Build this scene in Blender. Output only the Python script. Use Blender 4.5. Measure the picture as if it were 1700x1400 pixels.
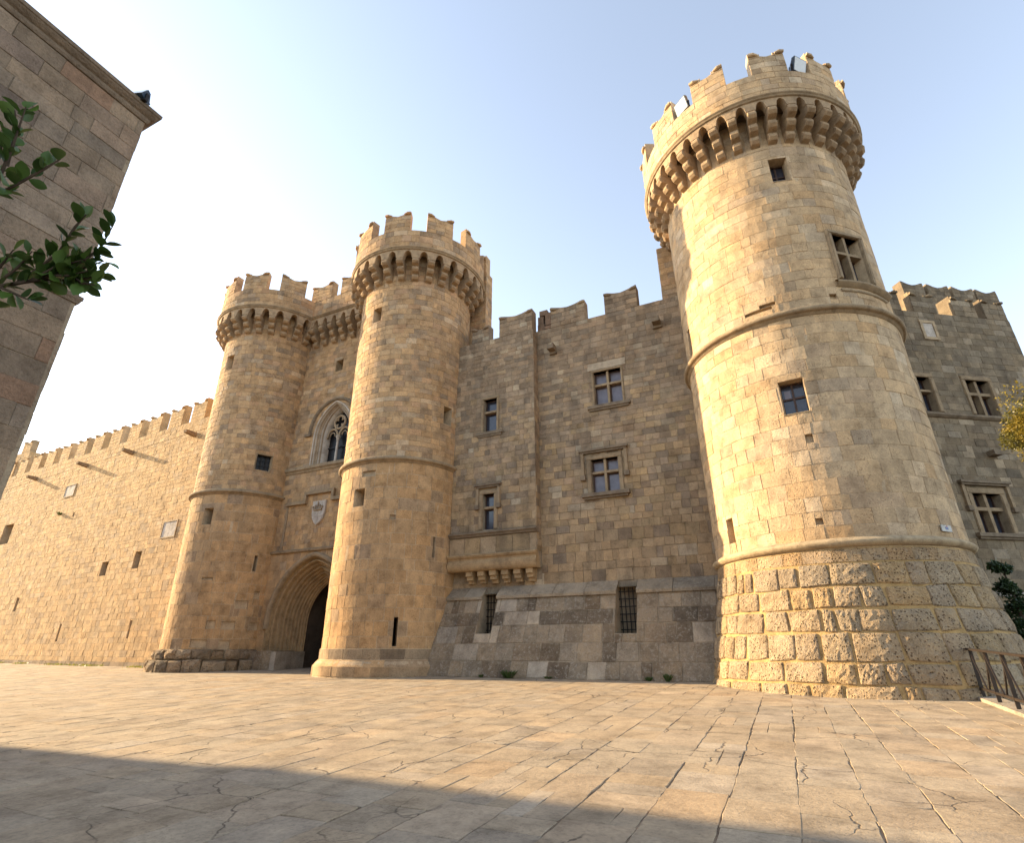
import bpy, math, random
from mathutils import Vector, Matrix
rad = math.radians
# ------------------------------------------------------------------ camera, sky, sun, exposure
scene = bpy.context.scene
for o in list(bpy.data.objects):
    bpy.data.objects.remove(o)
col = scene.collection
CAM_POS = Vector((0, 0, 1.6)); CAM_YAW = rad(25.6); CAM_PITCH = math.atan(380 / 890)
cam_data = bpy.data.cameras.new('camera'); cam = bpy.data.objects.new('camera', cam_data); col.objects.link(cam)
cam.location = CAM_POS
cam.rotation_euler = (math.pi / 2 + CAM_PITCH, 0, CAM_YAW)
cam_data.sensor_width = 36; cam_data.lens = 36 * 890 / 1700
cam_data.clip_start = .05; cam_data.clip_end = 2000
scene.camera = cam
SUN_EL = rad(18.3); SUN_A = rad(4.1)           # sun stands beyond the left of the square, a little in front of the facade
sun_dir = Vector((-math.cos(SUN_EL) * math.cos(SUN_A), -math.cos(SUN_EL) * math.sin(SUN_A), math.sin(SUN_EL)))
world = bpy.data.worlds.new('World'); scene.world = world; world.use_nodes = True
wn = world.node_tree; wn.nodes.clear()
sky = wn.nodes.new('ShaderNodeTexSky'); sky.sky_type = 'NISHITA'; sky.sun_disc = False
sky.sun_elevation = SUN_EL; sky.sun_rotation = rad(270) - SUN_A
sky.altitude = 20; sky.air_density = 1.0; sky.dust_density = .45; sky.ozone_density = 1.0
bg = wn.nodes.new('ShaderNodeBackground'); bg.inputs['Strength'].default_value = .15
wo = wn.nodes.new('ShaderNodeOutputWorld')
hs_ = wn.nodes.new('ShaderNodeHueSaturation'); hs_.inputs['Saturation'].default_value = .64
wn.links.new(sky.outputs[0], hs_.inputs['Color']); wn.links.new(hs_.outputs[0], bg.inputs[0]); wn.links.new(bg.outputs[0], wo.inputs[0])
sd = bpy.data.lights.new('sun', 'SUN'); sun = bpy.data.objects.new('sun', sd); col.objects.link(sun)
sd.energy = 5.0; sd.angle = rad(.6); sd.color = (1.0, .755, .44)
sun.rotation_euler = sun_dir.to_track_quat('Z', 'Y').to_euler()
sun.location = (-40, -10, 40)
vs = scene.view_settings; vs.view_transform = 'Standard'; vs.look = 'None'; vs.gamma = 1; vs.exposure = 1.68
vs.use_curve_mapping = False
scene.cycles.max_bounces = 6; scene.cycles.diffuse_bounces = 4

# ------------------------------------------------------------------ helpers
WL = {}
def wl(o):
    return WL.get(o.name, Vector((0, 0, 0))) if o else Vector((0, 0, 0))
class MB:
    def __init__(s): s.v = []; s.f = []; s.t = []; s.mi = []
    def add(s, vs_, fs, tint=(.4, .32, .22), m=0):
        b = len(s.v); s.v += [tuple(p) for p in vs_]; s.t += [tint] * len(vs_)
        for f in fs: s.f.append(tuple(i + b for i in f)); s.mi.append(m)
    def build(s, name, mats, parent=None, smooth=False):
        if not isinstance(mats, (list, tuple)): mats = [mats]
        off = wl(parent)
        me = bpy.data.meshes.new(name)
        me.from_pydata([(x - off.x, y - off.y, z - off.z) for x, y, z in s.v], [], s.f)
        for m in mats: me.materials.append(m)
        if len(mats) > 1: me.polygons.foreach_set('material_index', s.mi)
        a = me.attributes.new('tint', 'FLOAT_COLOR', 'POINT')
        fl = []
        for t in s.t: fl += [t[0], t[1], t[2], 1.0]
        a.data.foreach_set('color', fl)
        if smooth: me.polygons.foreach_set('use_smooth', [True] * len(me.polygons))
        me.update()
        return link(name, me, parent)
def link(name, me, parent=None):
    o = bpy.data.objects.new(name, me); col.objects.link(o)
    if parent: o.parent = parent
    WL[o.name] = wl(parent).copy()
    return o
def tag(o, label=None, cat=None, group=None, kind=None):
    if label: o['label'] = label
    if cat: o['category'] = cat
    if group: o['group'] = group
    if kind: o['kind'] = kind
    return o
def thing(name, loc, label, cat, group=None):
    o = bpy.data.objects.new(name, None); col.objects.link(o); o.location = loc
    o.empty_display_size = .3
    WL[o.name] = Vector(loc)
    return tag(o, label, cat, group)
BOXF = [(0, 3, 2, 1), (4, 5, 6, 7), (0, 1, 5, 4), (1, 2, 6, 5), (2, 3, 7, 6), (3, 0, 4, 7)]
def box8(mb, pts, tint=(.4, .32, .22), m=0): mb.add(pts, BOXF, tint, m)
def bar(mb, a, b, w, h=None, tint=(.4, .32, .22), up=Vector((0, 0, 1))):
    a = Vector(a); b = Vector(b); h = h or w; d = (b - a).normalized()
    if abs(d.dot(up)) > .95: up = Vector((1, 0, 0))
    x = d.cross(up).normalized() * w / 2; y = x.cross(d).normalized() * h / 2
    box8(mb, [a - x - y, a + x - y, a + x + y, a - x + y, b - x - y, b + x - y, b + x + y, b - x + y], tint)
def tube(mb, pts, rs, n=8, tint=(.4, .32, .22), cap=True):
    pts = [Vector(p) for p in pts]; V = []; F = []
    up = Vector((0, 0, 1)); prev = None
    for i, p in enumerate(pts):
        d = (pts[min(i + 1, len(pts) - 1)] - pts[max(i - 1, 0)]).normalized()
        x = prev if prev is not None else d.cross(up if abs(d.z) < .9 else Vector((1, 0, 0)))
        x = (x - d * x.dot(d)).normalized(); prev = x; y = d.cross(x)
        for k in range(n):
            a = 2 * math.pi * k / n
            V.append(p + (x * math.cos(a) + y * math.sin(a)) * rs[i])
    for i in range(len(pts) - 1):
        for k in range(n):
            F.append((i * n + k, i * n + (k + 1) % n, (i + 1) * n + (k + 1) % n, (i + 1) * n + k))
    if cap:
        F.append(tuple(range(n))[::-1]); F.append(tuple((len(pts) - 1) * n + k for k in range(n)))
    mb.add(V, F, tint)

# camera projection, only used to rank stones by the size they show
_f = Vector((-math.sin(CAM_YAW) * math.cos(CAM_PITCH), math.cos(CAM_YAW) * math.cos(CAM_PITCH), math.sin(CAM_PITCH)))
_r = Vector((math.cos(CAM_YAW), math.sin(CAM_YAW), 0)); _u = _r.cross(_f)
def proj(p):
    d = Vector(p) - CAM_POS; z = d.dot(_f)
    if z < .1: return None
    return (850 + 890 * d.dot(_r) / z, 700 - 890 * d.dot(_u) / z)

# ------------------------------------------------------------------ materials
def nodes(name):
    m = bpy.data.materials.new(name); m.use_nodes = True
    nt = m.node_tree; b = nt.nodes['Principled BSDF']
    return m, nt, b
def N(nt, t, **kw):
    n = nt.nodes.new(t)
    for k, v in kw.items():
        if k in n.inputs: n.inputs[k].default_value = v
        else: setattr(n, k, v)
    return n
def ramp(nt, src, stops):
    r = nt.nodes.new('ShaderNodeValToRGB'); e = r.color_ramp.elements
    e[0].position, e[0].color = stops[0][0], (*stops[0][1],) if len(stops[0][1]) == 4 else (*stops[0][1], 1)
    e[1].position, e[1].color = stops[-1][0], (*stops[-1][1], 1)
    for p, c in stops[1:-1]:
        x = e.new(p); x.color = (*c, 1)
    nt.links.new(src, r.inputs[0]); return r
def g3(v): return (v, v, v)
def mixc(nt, typ, fac, a, b):
    m = nt.nodes.new('ShaderNodeMix'); m.data_type = 'RGBA'; m.blend_type = typ
    for sock, val in ((m.inputs[0], fac), (m.inputs[6], a), (m.inputs[7], b)):
        if hasattr(val, 'node'): nt.links.new(val, sock)
        else: sock.default_value = val if not isinstance(val, tuple) else (*val[:3], 1)
    return m.outputs[2]
ALB = .80
def stone_mat(name, flat=None, pit=.5, stain=.45, bump=.6, bdist=.03, fine=1.0, streak=(.9, .9, .16), pitscale=16, stain_col=(.10, .08, .06), lichen=0, pitlo=.46, crack=0, lsc=5.0, alb=None):
    m, nt, b = nodes(name); L = nt.links
    geo = N(nt, 'ShaderNodeNewGeometry'); P = geo.outputs['Position']
    if flat: base = N(nt, 'ShaderNodeRGB'); base.outputs[0].default_value = (*flat, 1); c = base.outputs[0]
    else: c = N(nt, 'ShaderNodeAttribute', attribute_name='tint').outputs['Color']
    n1 = N(nt, 'ShaderNodeTexNoise', Scale=2.3 * fine, Detail=7.0, Roughness=.62); L.new(P, n1.inputs['Vector'])
    c = mixc(nt, 'MULTIPLY', 1.0, c, ramp(nt, n1.outputs[0], [(.28, (.62, .60, .58)), (.5, g3(.98)), (.72, (1.24, 1.22, 1.18))]).outputs[0])
    n2 = N(nt, 'ShaderNodeTexNoise', Scale=21.0 * fine, Detail=5.0, Roughness=.7); L.new(P, n2.inputs['Vector'])
    c = mixc(nt, 'MULTIPLY', 1.0, c, ramp(nt, n2.outputs[0], [(.3, g3(.74)), (.5, g3(1.0)), (.7, g3(1.14))]).outputs[0])
    mp = N(nt, 'ShaderNodeMapping'); mp.inputs['Scale'].default_value = streak; L.new(P, mp.inputs['Vector'])
    n3 = N(nt, 'ShaderNodeTexNoise', Scale=1.0, Detail=8.0, Roughness=.66); L.new(mp.outputs[0], n3.inputs['Vector'])
    st = ramp(nt, n3.outputs[0], [(.50, g3(0)), (.72, g3(stain))])
    c = mixc(nt, 'MIX', st.outputs[0], c, stain_col)
    if lichen:
        n5 = N(nt, 'ShaderNodeTexNoise', Scale=lsc, Detail=9.0, Roughness=.78); L.new(P, n5.inputs['Vector'])
        c = mixc(nt, 'MIX', ramp(nt, n5.outputs[0], [(.52, g3(0)), (.60, g3(lichen))]).outputs[0], c, (.42, .385, .32))
    vo = N(nt, 'ShaderNodeTexVoronoi', Scale=float(pitscale)); vo.distance = 'EUCLIDEAN'; L.new(P, vo.inputs['Vector'])
    pm = N(nt, 'ShaderNodeTexNoise', Scale=1.7, Detail=4.0); L.new(P, pm.inputs['Vector'])
    pr = ramp(nt, vo.outputs['Distance'], [(.10, g3(1)), (.34, g3(0))])
    pmr = ramp(nt, pm.outputs[0], [(pitlo, g3(0)), (pitlo + .14, g3(pit))])
    pits = mixc(nt, 'MULTIPLY', 1.0, pr.outputs[0], pmr.outputs[0])
    c = mixc(nt, 'MULTIPLY', pits, c, (.42, .36, .3))
    if crack:
        nd = N(nt, 'ShaderNodeTexNoise', Scale=2.2, Detail=4.0); L.new(P, nd.inputs['Vector'])
        va = N(nt, 'ShaderNodeVectorMath', operation='MULTIPLY_ADD'); L.new(nd.outputs['Color'], va.inputs[0]); va.inputs[1].default_value = (.4, .4, .4); L.new(P, va.inputs[2])
        vc = N(nt, 'ShaderNodeTexVoronoi', Scale=.8); vc.feature = 'DISTANCE_TO_EDGE'; L.new(va.outputs[0], vc.inputs['Vector'])
        ck = ramp(nt, vc.outputs['Distance'], [(.0, g3(1)), (.012, g3(0))])
        nm = N(nt, 'ShaderNodeTexNoise', Scale=.75, Detail=3.0); L.new(P, nm.inputs['Vector'])
        ckm = ramp(nt, nm.outputs[0], [(.50, g3(0)), (.58, g3(crack))])
        cr = mixc(nt, 'MULTIPLY', 1.0, ck.outputs[0], ckm.outputs[0])
        c = mixc(nt, 'MIX', cr, c, (.08, .062, .05))
        pits = mixc(nt, 'ADD', 1.0, pits, cr)
    c = mixc(nt, 'MULTIPLY', 1.0, c, tuple(alb * q for q in (1.02, .985, .985)) if alb else tuple(ALB * q for q in (1.04, .985, .96)))
    L.new(c, b.inputs['Base Color']); b.inputs['Roughness'].default_value = .93
    b.inputs['Specular IOR Level'].default_value = .18
    h = N(nt, 'ShaderNodeMath', operation='SUBTRACT')
    hm = N(nt, 'ShaderNodeMath', operation='ADD'); L.new(n1.outputs[0], hm.inputs[0]); L.new(n2.outputs[0], hm.inputs[1])
    L.new(hm.outputs[0], h.inputs[0]); L.new(pits, h.inputs[1])
    bp = N(nt, 'ShaderNodeBump', Strength=bump, Distance=bdist); L.new(h.outputs[0], bp.inputs['Height']); L.new(bp.outputs[0], b.inputs['Normal'])
    return m
def plain(name, c, rough=.6, metal=0, spec=.3, var=.25, scale=8):
    m, nt, b = nodes(name)
    geo = N(nt, 'ShaderNodeNewGeometry')
    n = N(nt, 'ShaderNodeTexNoise', Scale=float(scale), Detail=5.0); nt.links.new(geo.outputs['Position'], n.inputs['Vector'])
    cc = mixc(nt, 'MULTIPLY', 1.0, c, ramp(nt, n.outputs[0], [(.3, g3(1 - var)), (.7, g3(1 + var))]).outputs[0])
    nt.links.new(cc, b.inputs['Base Color'])
    b.inputs['Roughness'].default_value = rough; b.inputs['Metallic'].default_value = metal
    b.inputs['Specular IOR Level'].default_value = spec
    return m
M_STONE = stone_mat('limestone', pit=.7, stain=.32)
M_FAC = stone_mat('weathered_limestone', pit=.6, stain=.55, stain_col=(.085, .07, .055))
M_RUST = stone_mat('pitted_limestone', pit=1.0, stain=.35, bump=1.0, bdist=.09, pitscale=15, lichen=.35, pitlo=.36)
M_BATTER = stone_mat('lichened_limestone', pit=.6, stain=.55, lichen=.6, lsc=9.0, bump=.8, stain_col=(.09, .075, .065))
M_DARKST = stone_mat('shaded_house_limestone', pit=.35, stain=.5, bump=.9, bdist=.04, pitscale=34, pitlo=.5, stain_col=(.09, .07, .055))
M_TRIM = stone_mat('carved_limestone', pit=.3, stain=.45, fine=1.5, stain_col=(.12, .095, .07))
M_MORTAR = stone_mat('lime_mortar', flat=(.56, .44, .29), pit=.5, stain=.45)
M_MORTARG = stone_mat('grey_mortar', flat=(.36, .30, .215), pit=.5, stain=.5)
M_MORTARY = stone_mat('ochre_mortar', flat=(.47, .33, .15), pit=.5, stain=.25)
M_PAVE = stone_mat('paving_limestone', pit=.35, stain=.30, bump=.5, bdist=.015, streak=(.7, .5, .5), pitscale=30, stain_col=(.20, .155, .115), crack=.9, alb=.68)
M_JOINT = stone_mat('paving_joint_earth', flat=(.34, .265, .185), pit=.3, stain=1.0, streak=(1.6, 1.0, 1.0), stain_col=(.045, .035, .028))
M_EARTH = stone_mat('dry_earth', flat=(.17, .13, .085), pit=.3, stain=.4)
M_MARBLE = stone_mat('pale_marble', flat=(.56, .52, .46), pit=.2, stain=.25, bump=.2)
M_GLASS = plain('dark_window_glass', (.035, .038, .055), rough=.12, spec=.6, var=.3, scale=3)
M_CURTSKY = plain('curtain_and_sky_glass', (.15, .13, .15), rough=.22, spec=.5, var=.2, scale=4)  # curtain tone, lightened in the base colour to imitate reflected sky
M_DARKG = plain('unlit_window_glass', (.012, .012, .014), rough=.35, spec=.2)
M_WOOD = plain('brown_window_timber', (.07, .04, .03), rough=.6)
M_VOID = plain('unlit_interior', (.012, .01, .009), rough=.95, spec=.05)  # near-black backs paint in the darkness deep inside the openings
M_IRON = plain('dark_iron', (.02, .018, .017), rough=.55, metal=.6)
M_RAIL = plain('rust_brown_painted_steel', (.028, .019, .014), rough=.45, metal=.1, spec=.4)
M_LAMP = plain('floodlight_housing', (.02, .035, .055), rough=.45, spec=.4)
M_LENS = plain('floodlight_glass', (.55, .55, .52), rough=.08, spec=.8, var=.06)
M_WHITE = plain('white_plastic', (.34, .32, .29), rough=.4)
M_BLUE = plain('blue_plastic', (.06, .08, .22), rough=.4)
M_RED = plain('red_plastic', (.3, .06, .04), rough=.4)
M_BARK = plain('grey_brown_bark', (.075, .055, .04), rough=.9, spec=.1)
def leaf_mat(name, trans):
    m, nt, b = nodes(name); L = nt.links
    c = N(nt, 'ShaderNodeAttribute', attribute_name='tint').outputs['Color']
    L.new(c, b.inputs['Base Color']); b.inputs['Roughness'].default_value = .42; b.inputs['Specular IOR Level'].default_value = .35
    t = N(nt, 'ShaderNodeBsdfTranslucent'); L.new(c, t.inputs['Color'])
    mx = N(nt, 'ShaderNodeMixShader'); mx.inputs[0].default_value = trans
    L.new(b.outputs[0], mx.inputs[1]); L.new(t.outputs[0], mx.inputs[2])
    L.new(mx.outputs[0], nt.nodes['Material Output'].inputs['Surface'])
    return m
M_LEAF = leaf_mat('leathery_leaf', .25)
M_LEAF2 = leaf_mat('small_leaf', .35)

# ------------------------------------------------------------------ masonry surfaces
class Plane:
    """upright wall: u runs along, z up, d outward; off(z) leans the face"""
    curved = False
    def __init__(s, x, y, ang=0, off=None, su=1):
        s.o = Vector((x, y, 0)); s.ux = Vector((math.cos(ang), math.sin(ang), 0)); s.n = Vector((math.sin(ang), -math.cos(ang), 0))
        s.off = off; s.holes = []; s.sholes = []
    def P(s, u, z, d=0):
        if s.off: d = d + s.off(z)
        p = s.o + s.ux * u + s.n * d
        return (p.x, p.y, z)
    def frame(s, u, z): return Vector(s.P(u, z)), s.ux, s.n
class Cyl:
    """round tower: u is an angle in degrees from -Y towards +X"""
    curved = True
    def __init__(s, x, y, R, prof=None):
        s.c = (x, y); s.R = R; s.prof = prof; s.holes = []; s.sholes = []
    def P(s, u, z, d=0):
        a = rad(u); r = (s.prof(z) if s.prof else s.R) + d
        return (s.c[0] + r * math.sin(a), s.c[1] - r * math.cos(a), z)
    def frame(s, u, z):
        a = rad(u); return Vector(s.P(u, z)), Vector((math.cos(a), math.sin(a), 0)), Vector((math.sin(a), -math.cos(a), 0))
def per_m(S): return 1 / rad(1) / S.R if S.curved else 1.0     # u units per metre

def core(S, name, u0, u1, z0, z1, mat, parent, zs=(), thick=None, stepu=None, back_mat=None, capped=True):
    """the wall body behind the stones, with real openings: holes = (u0,u1,z0,z1,depth)"""
    mb = MB(); st = stepu or (6.0 if S.curved else 4.0)
    n = max(1, math.ceil((u1 - u0) / st)); us = {round(u0 + (u1 - u0) * i / n, 4) for i in range(n + 1)}
    zz = {z0, z1, *[z for z in zs if z0 < z < z1]}
    H = [h for h in S.holes if h[0] < u1 and h[1] > u0 and h[2] < z1 and h[3] > z0]
    for h in H:
        us |= {max(u0, min(u1, h[0])), max(u0, min(u1, h[1]))}; zz |= {max(z0, h[2]), min(z1, h[3])}
    us = sorted(us); zz = sorted(zz)
    for i in range(len(us) - 1):
        for j in range(len(zz) - 1):
            if us[i + 1] - us[i] < 1e-4 or zz[j + 1] - zz[j] < 1e-4: continue
            uc = (us[i] + us[i + 1]) / 2; zc = (zz[j] + zz[j + 1]) / 2
            if any(h[0] < uc < h[1] and h[2] < zc < h[3] for h in H): continue
            mb.add([S.P(us[i], zz[j]), S.P(us[i + 1], zz[j]), S.P(us[i + 1], zz[j + 1]), S.P(us[i], zz[j + 1])], [(0, 1, 2, 3)])
    for h in H:
        a, b, c, d, D = h[:5]
        if len(h) > 5 and not h[5]: continue
        ring = [(a, c), (b, c), (b, d), (a, d)]
        f = [S.P(u, z, 0) for u, z in ring]; k = [S.P(u, z, -D) for u, z in ring]
        mb.add(f + k, [(0, 4, 5, 1), (1, 5, 6, 2), (2, 6, 7, 3), (3, 7, 4, 0)])
        if len(h) < 6 or h[5]: mb.add(k, [(0, 1, 2, 3)], m=1 if D >= .25 else 0)
    if thick and capped:      # back, top and ends give the wall its depth
        T = thick
        for i in range(len(us) - 1):
            mb.add([S.P(us[i], z0, -T), S.P(us[i], z1, -T), S.P(us[i + 1], z1, -T), S.P(us[i + 1], z0, -T)], [(0, 1, 2, 3)])
            mb.add([S.P(us[i], z1), S.P(us[i + 1], z1), S.P(us[i + 1], z1, -T), S.P(us[i], z1, -T)], [(0, 1, 2, 3)])
        for u, w in ((u0, 1), (u1, 0)):
            q = [S.P(u, z0), S.P(u, z0, -T), S.P(u, z1, -T), S.P(u, z1)]
            mb.add(q, [(0, 1, 2, 3) if not w else (3, 2, 1, 0)])
    return mb.build(name, [mat, back_mat or M_VOID], parent)

def rect_sub(rects, h):
    out = []
    for (a, b, c, d) in rects:
        if h[0] >= b or h[1] <= a or h[2] >= d or h[3] <= c: out.append((a, b, c, d)); continue
        x0, x1 = max(a, h[0]), min(b, h[1])
        if h[0] > a: out.append((a, h[0], c, d))
        if h[1] < b: out.append((h[1], b, c, d))
        if h[2] > c: out.append((x0, x1, c, h[2]))
        if h[3] < d: out.append((x0, x1, h[3], d))
    return out
def stone(mb, S, a, b, c, d, tint, rng, gap=.009, ch=.007, proud=.013, bulge=0, nu=1, nz=1, jit=.006, rnd=0):
    k = per_m(S); g = gap / 2
    a += g * k; b -= g * k; c += g; d -= g
    if b - a < .03 * k or d - c < .03: return False
    cj = [[rng.uniform(-jit, jit) for _ in range(2)] for _ in range(4)]
    def ring(inset, dep, interior):
        V = []
        for j in range(nz + 1):
            for i in range(nu + 1):
                s, t = i / nu, j / nz
                ju = (cj[0][0] * (1 - s) * (1 - t) + cj[1][0] * s * (1 - t) + cj[2][0] * s * t + cj[3][0] * (1 - s) * t)
                jz = (cj[0][1] * (1 - s) * (1 - t) + cj[1][1] * s * (1 - t) + cj[2][1] * s * t + cj[3][1] * (1 - s) * t)
                sx, tx = s, t
                if rnd:
                    X, Y = 2 * s - 1, 2 * t - 1
                    sx = .5 + .5 * X * math.sqrt(1 - rnd * Y * Y * .5); tx = .5 + .5 * Y * math.sqrt(1 - rnd * X * X * .5)
                u = a + inset * k + (b - a - 2 * inset * k) * sx + ju * k; z = c + inset + (d - c - 2 * inset) * tx + jz
                dd = dep
                if interior and bulge:
                    dd += bulge * (1 - abs(2 * s - 1) ** 4) * (1 - abs(2 * t - 1) ** 4) + rng.uniform(-.5, .5) * bulge * 1.1; u += rng.uniform(-.012, .012) * k; z += rng.uniform(-.012, .012)
                elif interior: dd += rng.uniform(-.004, .004)
                V.append(S.P(u, z, dd))
        return V
    ch = min(ch, (d - c) * .3, (b - a) / k * .3)
    fr = ring(ch, proud, True); md = ring(0, proud - ch, False); bk = ring(0, -.03, False)
    w = nu + 1; per = [i for i in range(w)] + [j * w + nu for j in range(1, nz + 1)] + [nz * w + i for i in range(nu - 1, -1, -1)] + [j * w for j in range(nz - 1, 0, -1)]
    V = fr + [md[i] for i in per] + [bk[i] for i in per]
    F = [(j * w + i, j * w + i + 1, (j + 1) * w + i + 1, (j + 1) * w + i) for j in range(nz) for i in range(nu)]
    o1 = len(fr); o2 = o1 + len(per); n = len(per)
    for q in range(n):
        r = (q + 1) % n
        F.append((per[q], o1 + q, o1 + r, per[r])); F.append((o1 + q, o2 + q, o2 + r, o1 + r))
    mb.add(V, F, tint); return True
def courses(z0, z1, h0, h1, rng):
    out = [z0]
    while out[-1] < z1 - h1 * .8: out.append(out[-1] + rng.uniform(h0, h1))
    if len(out) == 1: return [z0, z1]
    s = (z1 - z0) / (out[-1] - z0)
    return [z0 + (z - z0) * s for z in out]
def masonry(S, parts, parent, mat, maxn=300, name='stone', minpx=9.5, smooth=False):
    """parts: list of (u0,u1,z0,z1,h0,h1,w0,w1,tintfn,seed,kw); the stones that show largest are single objects, the rest one mesh"""
    recs = []
    for (u0, u1, z0, z1, h0, h1, w0, w1, tf, seed, kw) in parts:
        rng = random.Random(seed); k = per_m(S)
        cs = courses(z0, z1, h0, h1, rng)
        for ci in range(len(cs) - 1):
            c, d = cs[ci], cs[ci + 1]
            u = u0 - rng.uniform(0, w1) * k * .9
            while u < u1:
                w = rng.uniform(w0, w1) * k
                if rng.random() < .16: w *= .6
                rects = [(max(u, u0), min(u + w, u1), c, d)]
                if rects[0][1] - rects[0][0] > .05 * k:
                    for h in S.sholes: rects = rect_sub(rects, h)
                    t = tf(rng, (u + w / 2), (c + d) / 2)
                    for r in rects:
                        if (r[1] - r[0]) > .07 * k and r[3] - r[2] > .05: recs.append((r, t, kw, rng.random()))
                u += w
    scored = []
    for i, (r, t, kw, sd_) in enumerate(recs):
        uc, zc = (r[0] + r[1]) / 2, (r[2] + r[3]) / 2
        a = 0
        p = Vector(S.P(uc, zc)); _, _, n = S.frame(uc, zc)
        if n.dot(CAM_POS - p) > 0:
            q = [proj(S.P(x, z)) for x, z in ((r[0], r[2]), (r[1], r[2]), (r[1], r[3]), (r[0], r[3]))]
            if all(q):
                cx = sum(v[0] for v in q) / 4; cy = sum(v[1] for v in q) / 4
                if -20 < cx < 1720 and -20 < cy < 1420:
                    a = abs(sum(q[j][0] * q[(j + 1) % 4][1] - q[(j + 1) % 4][0] * q[j][1] for j in range(4))) / 2
                    if max(abs(q[0][0] - q[1][0]), abs(q[0][1] - q[1][1])) < minpx: a = 0
        scored.append((a, i))
    scored.sort(reverse=True)
    single = {i for a, i in scored[:maxn] if a > 70}
    rest = MB()
    for i, (r, t, kw, sd_) in enumerate(recs):
        rng = random.Random(int(sd_ * 1e9)); kw = dict(kw)
        kw['proud'] = kw.get('proud', .013) + rng.uniform(-.005, .007)
        if 'nu' not in kw and S.curved: kw['nu'] = max(1, min(4, math.ceil((r[1] - r[0]) / 5.5)))
        if i in single:
            mb = MB()
            if stone(mb, S, *r, t, rng, **kw): mb.build(name, mat, parent, smooth)
        else: stone(rest, S, *r, t, rng, **kw)
    if rest.v: tag(rest.build(name, mat, parent, smooth), kind='stuff')
def pal(base, lo=.82, hi=1.15, alts=()):
    def f(rng, u, z):
        c = base
        x = rng.random()
        for p, a in alts:
            if x < p: c = a; break
            x -= p
        c = tuple(c[i] * .68 + base[i] * .32 for i in range(3)); m = rng.uniform(lo, hi); m = 1 + (m - 1) * .85; w = rng.uniform(-.035, .035)
        return (c[0] * m * (1 + w), c[1] * m, c[2] * m * (1 - w * 1.4))
    return f
WARM = (.52, .357, .198)
T_TOWER = pal(WARM, .80, 1.14, [(.17, (.375, .285, .195)), (.07, (.58, .455, .31)), (.12, (.50, .33, .20)), (.05, (.30, .23, .16))])
T_TLOW = pal((.53, .357, .19), .86, 1.12, [(.08, (.40, .30, .195)), (.14, (.54, .355, .18)), (.05, (.34, .255, .175))])
T_PLINTH = pal((.36, .28, .185), .75, 1.2, [(.25, (.25, .19, .13))])
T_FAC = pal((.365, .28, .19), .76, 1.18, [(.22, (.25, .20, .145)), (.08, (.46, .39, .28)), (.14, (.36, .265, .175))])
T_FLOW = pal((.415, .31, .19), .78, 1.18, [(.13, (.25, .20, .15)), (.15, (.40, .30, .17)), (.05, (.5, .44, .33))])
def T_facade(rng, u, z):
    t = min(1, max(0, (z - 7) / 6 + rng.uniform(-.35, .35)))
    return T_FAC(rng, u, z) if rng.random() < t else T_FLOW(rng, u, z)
T_BAT = pal((.32, .255, .175), .8, 1.2, [(.24, (.12, .09, .06)), (.12, (.48, .42, .33)), (.12, (.22, .16, .10))])
T_ROUND = pal((.56, .415, .25), .87, 1.11, [(.12, (.46, .36, .25)), (.09, (.62, .50, .345)), (.09, (.57, .39, .21)), (.02, (.36, .28, .19))])
T_RUST = pal((.535, .415, .265), .85, 1.13, [(.2, (.45, .365, .26)), (.16, (.58, .41, .21))])
T_LWALL = pal((.60, .415, .215), .86, 1.12, [(.10, (.46, .34, .21)), (.1, (.62, .455, .27))])
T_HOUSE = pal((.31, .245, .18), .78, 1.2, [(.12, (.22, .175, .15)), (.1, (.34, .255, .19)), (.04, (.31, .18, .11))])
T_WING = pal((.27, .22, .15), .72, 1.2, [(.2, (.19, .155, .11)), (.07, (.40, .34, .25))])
T_PAVE = pal((.475, .39, .275), .90, 1.08, [(.15, (.42, .35, .26)), (.05, (.50, .385, .255)), (.06, (.51, .43, .325))])
TRIM = (.36, .28, .18); TRIMD = (.24, .195, .14)

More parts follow.
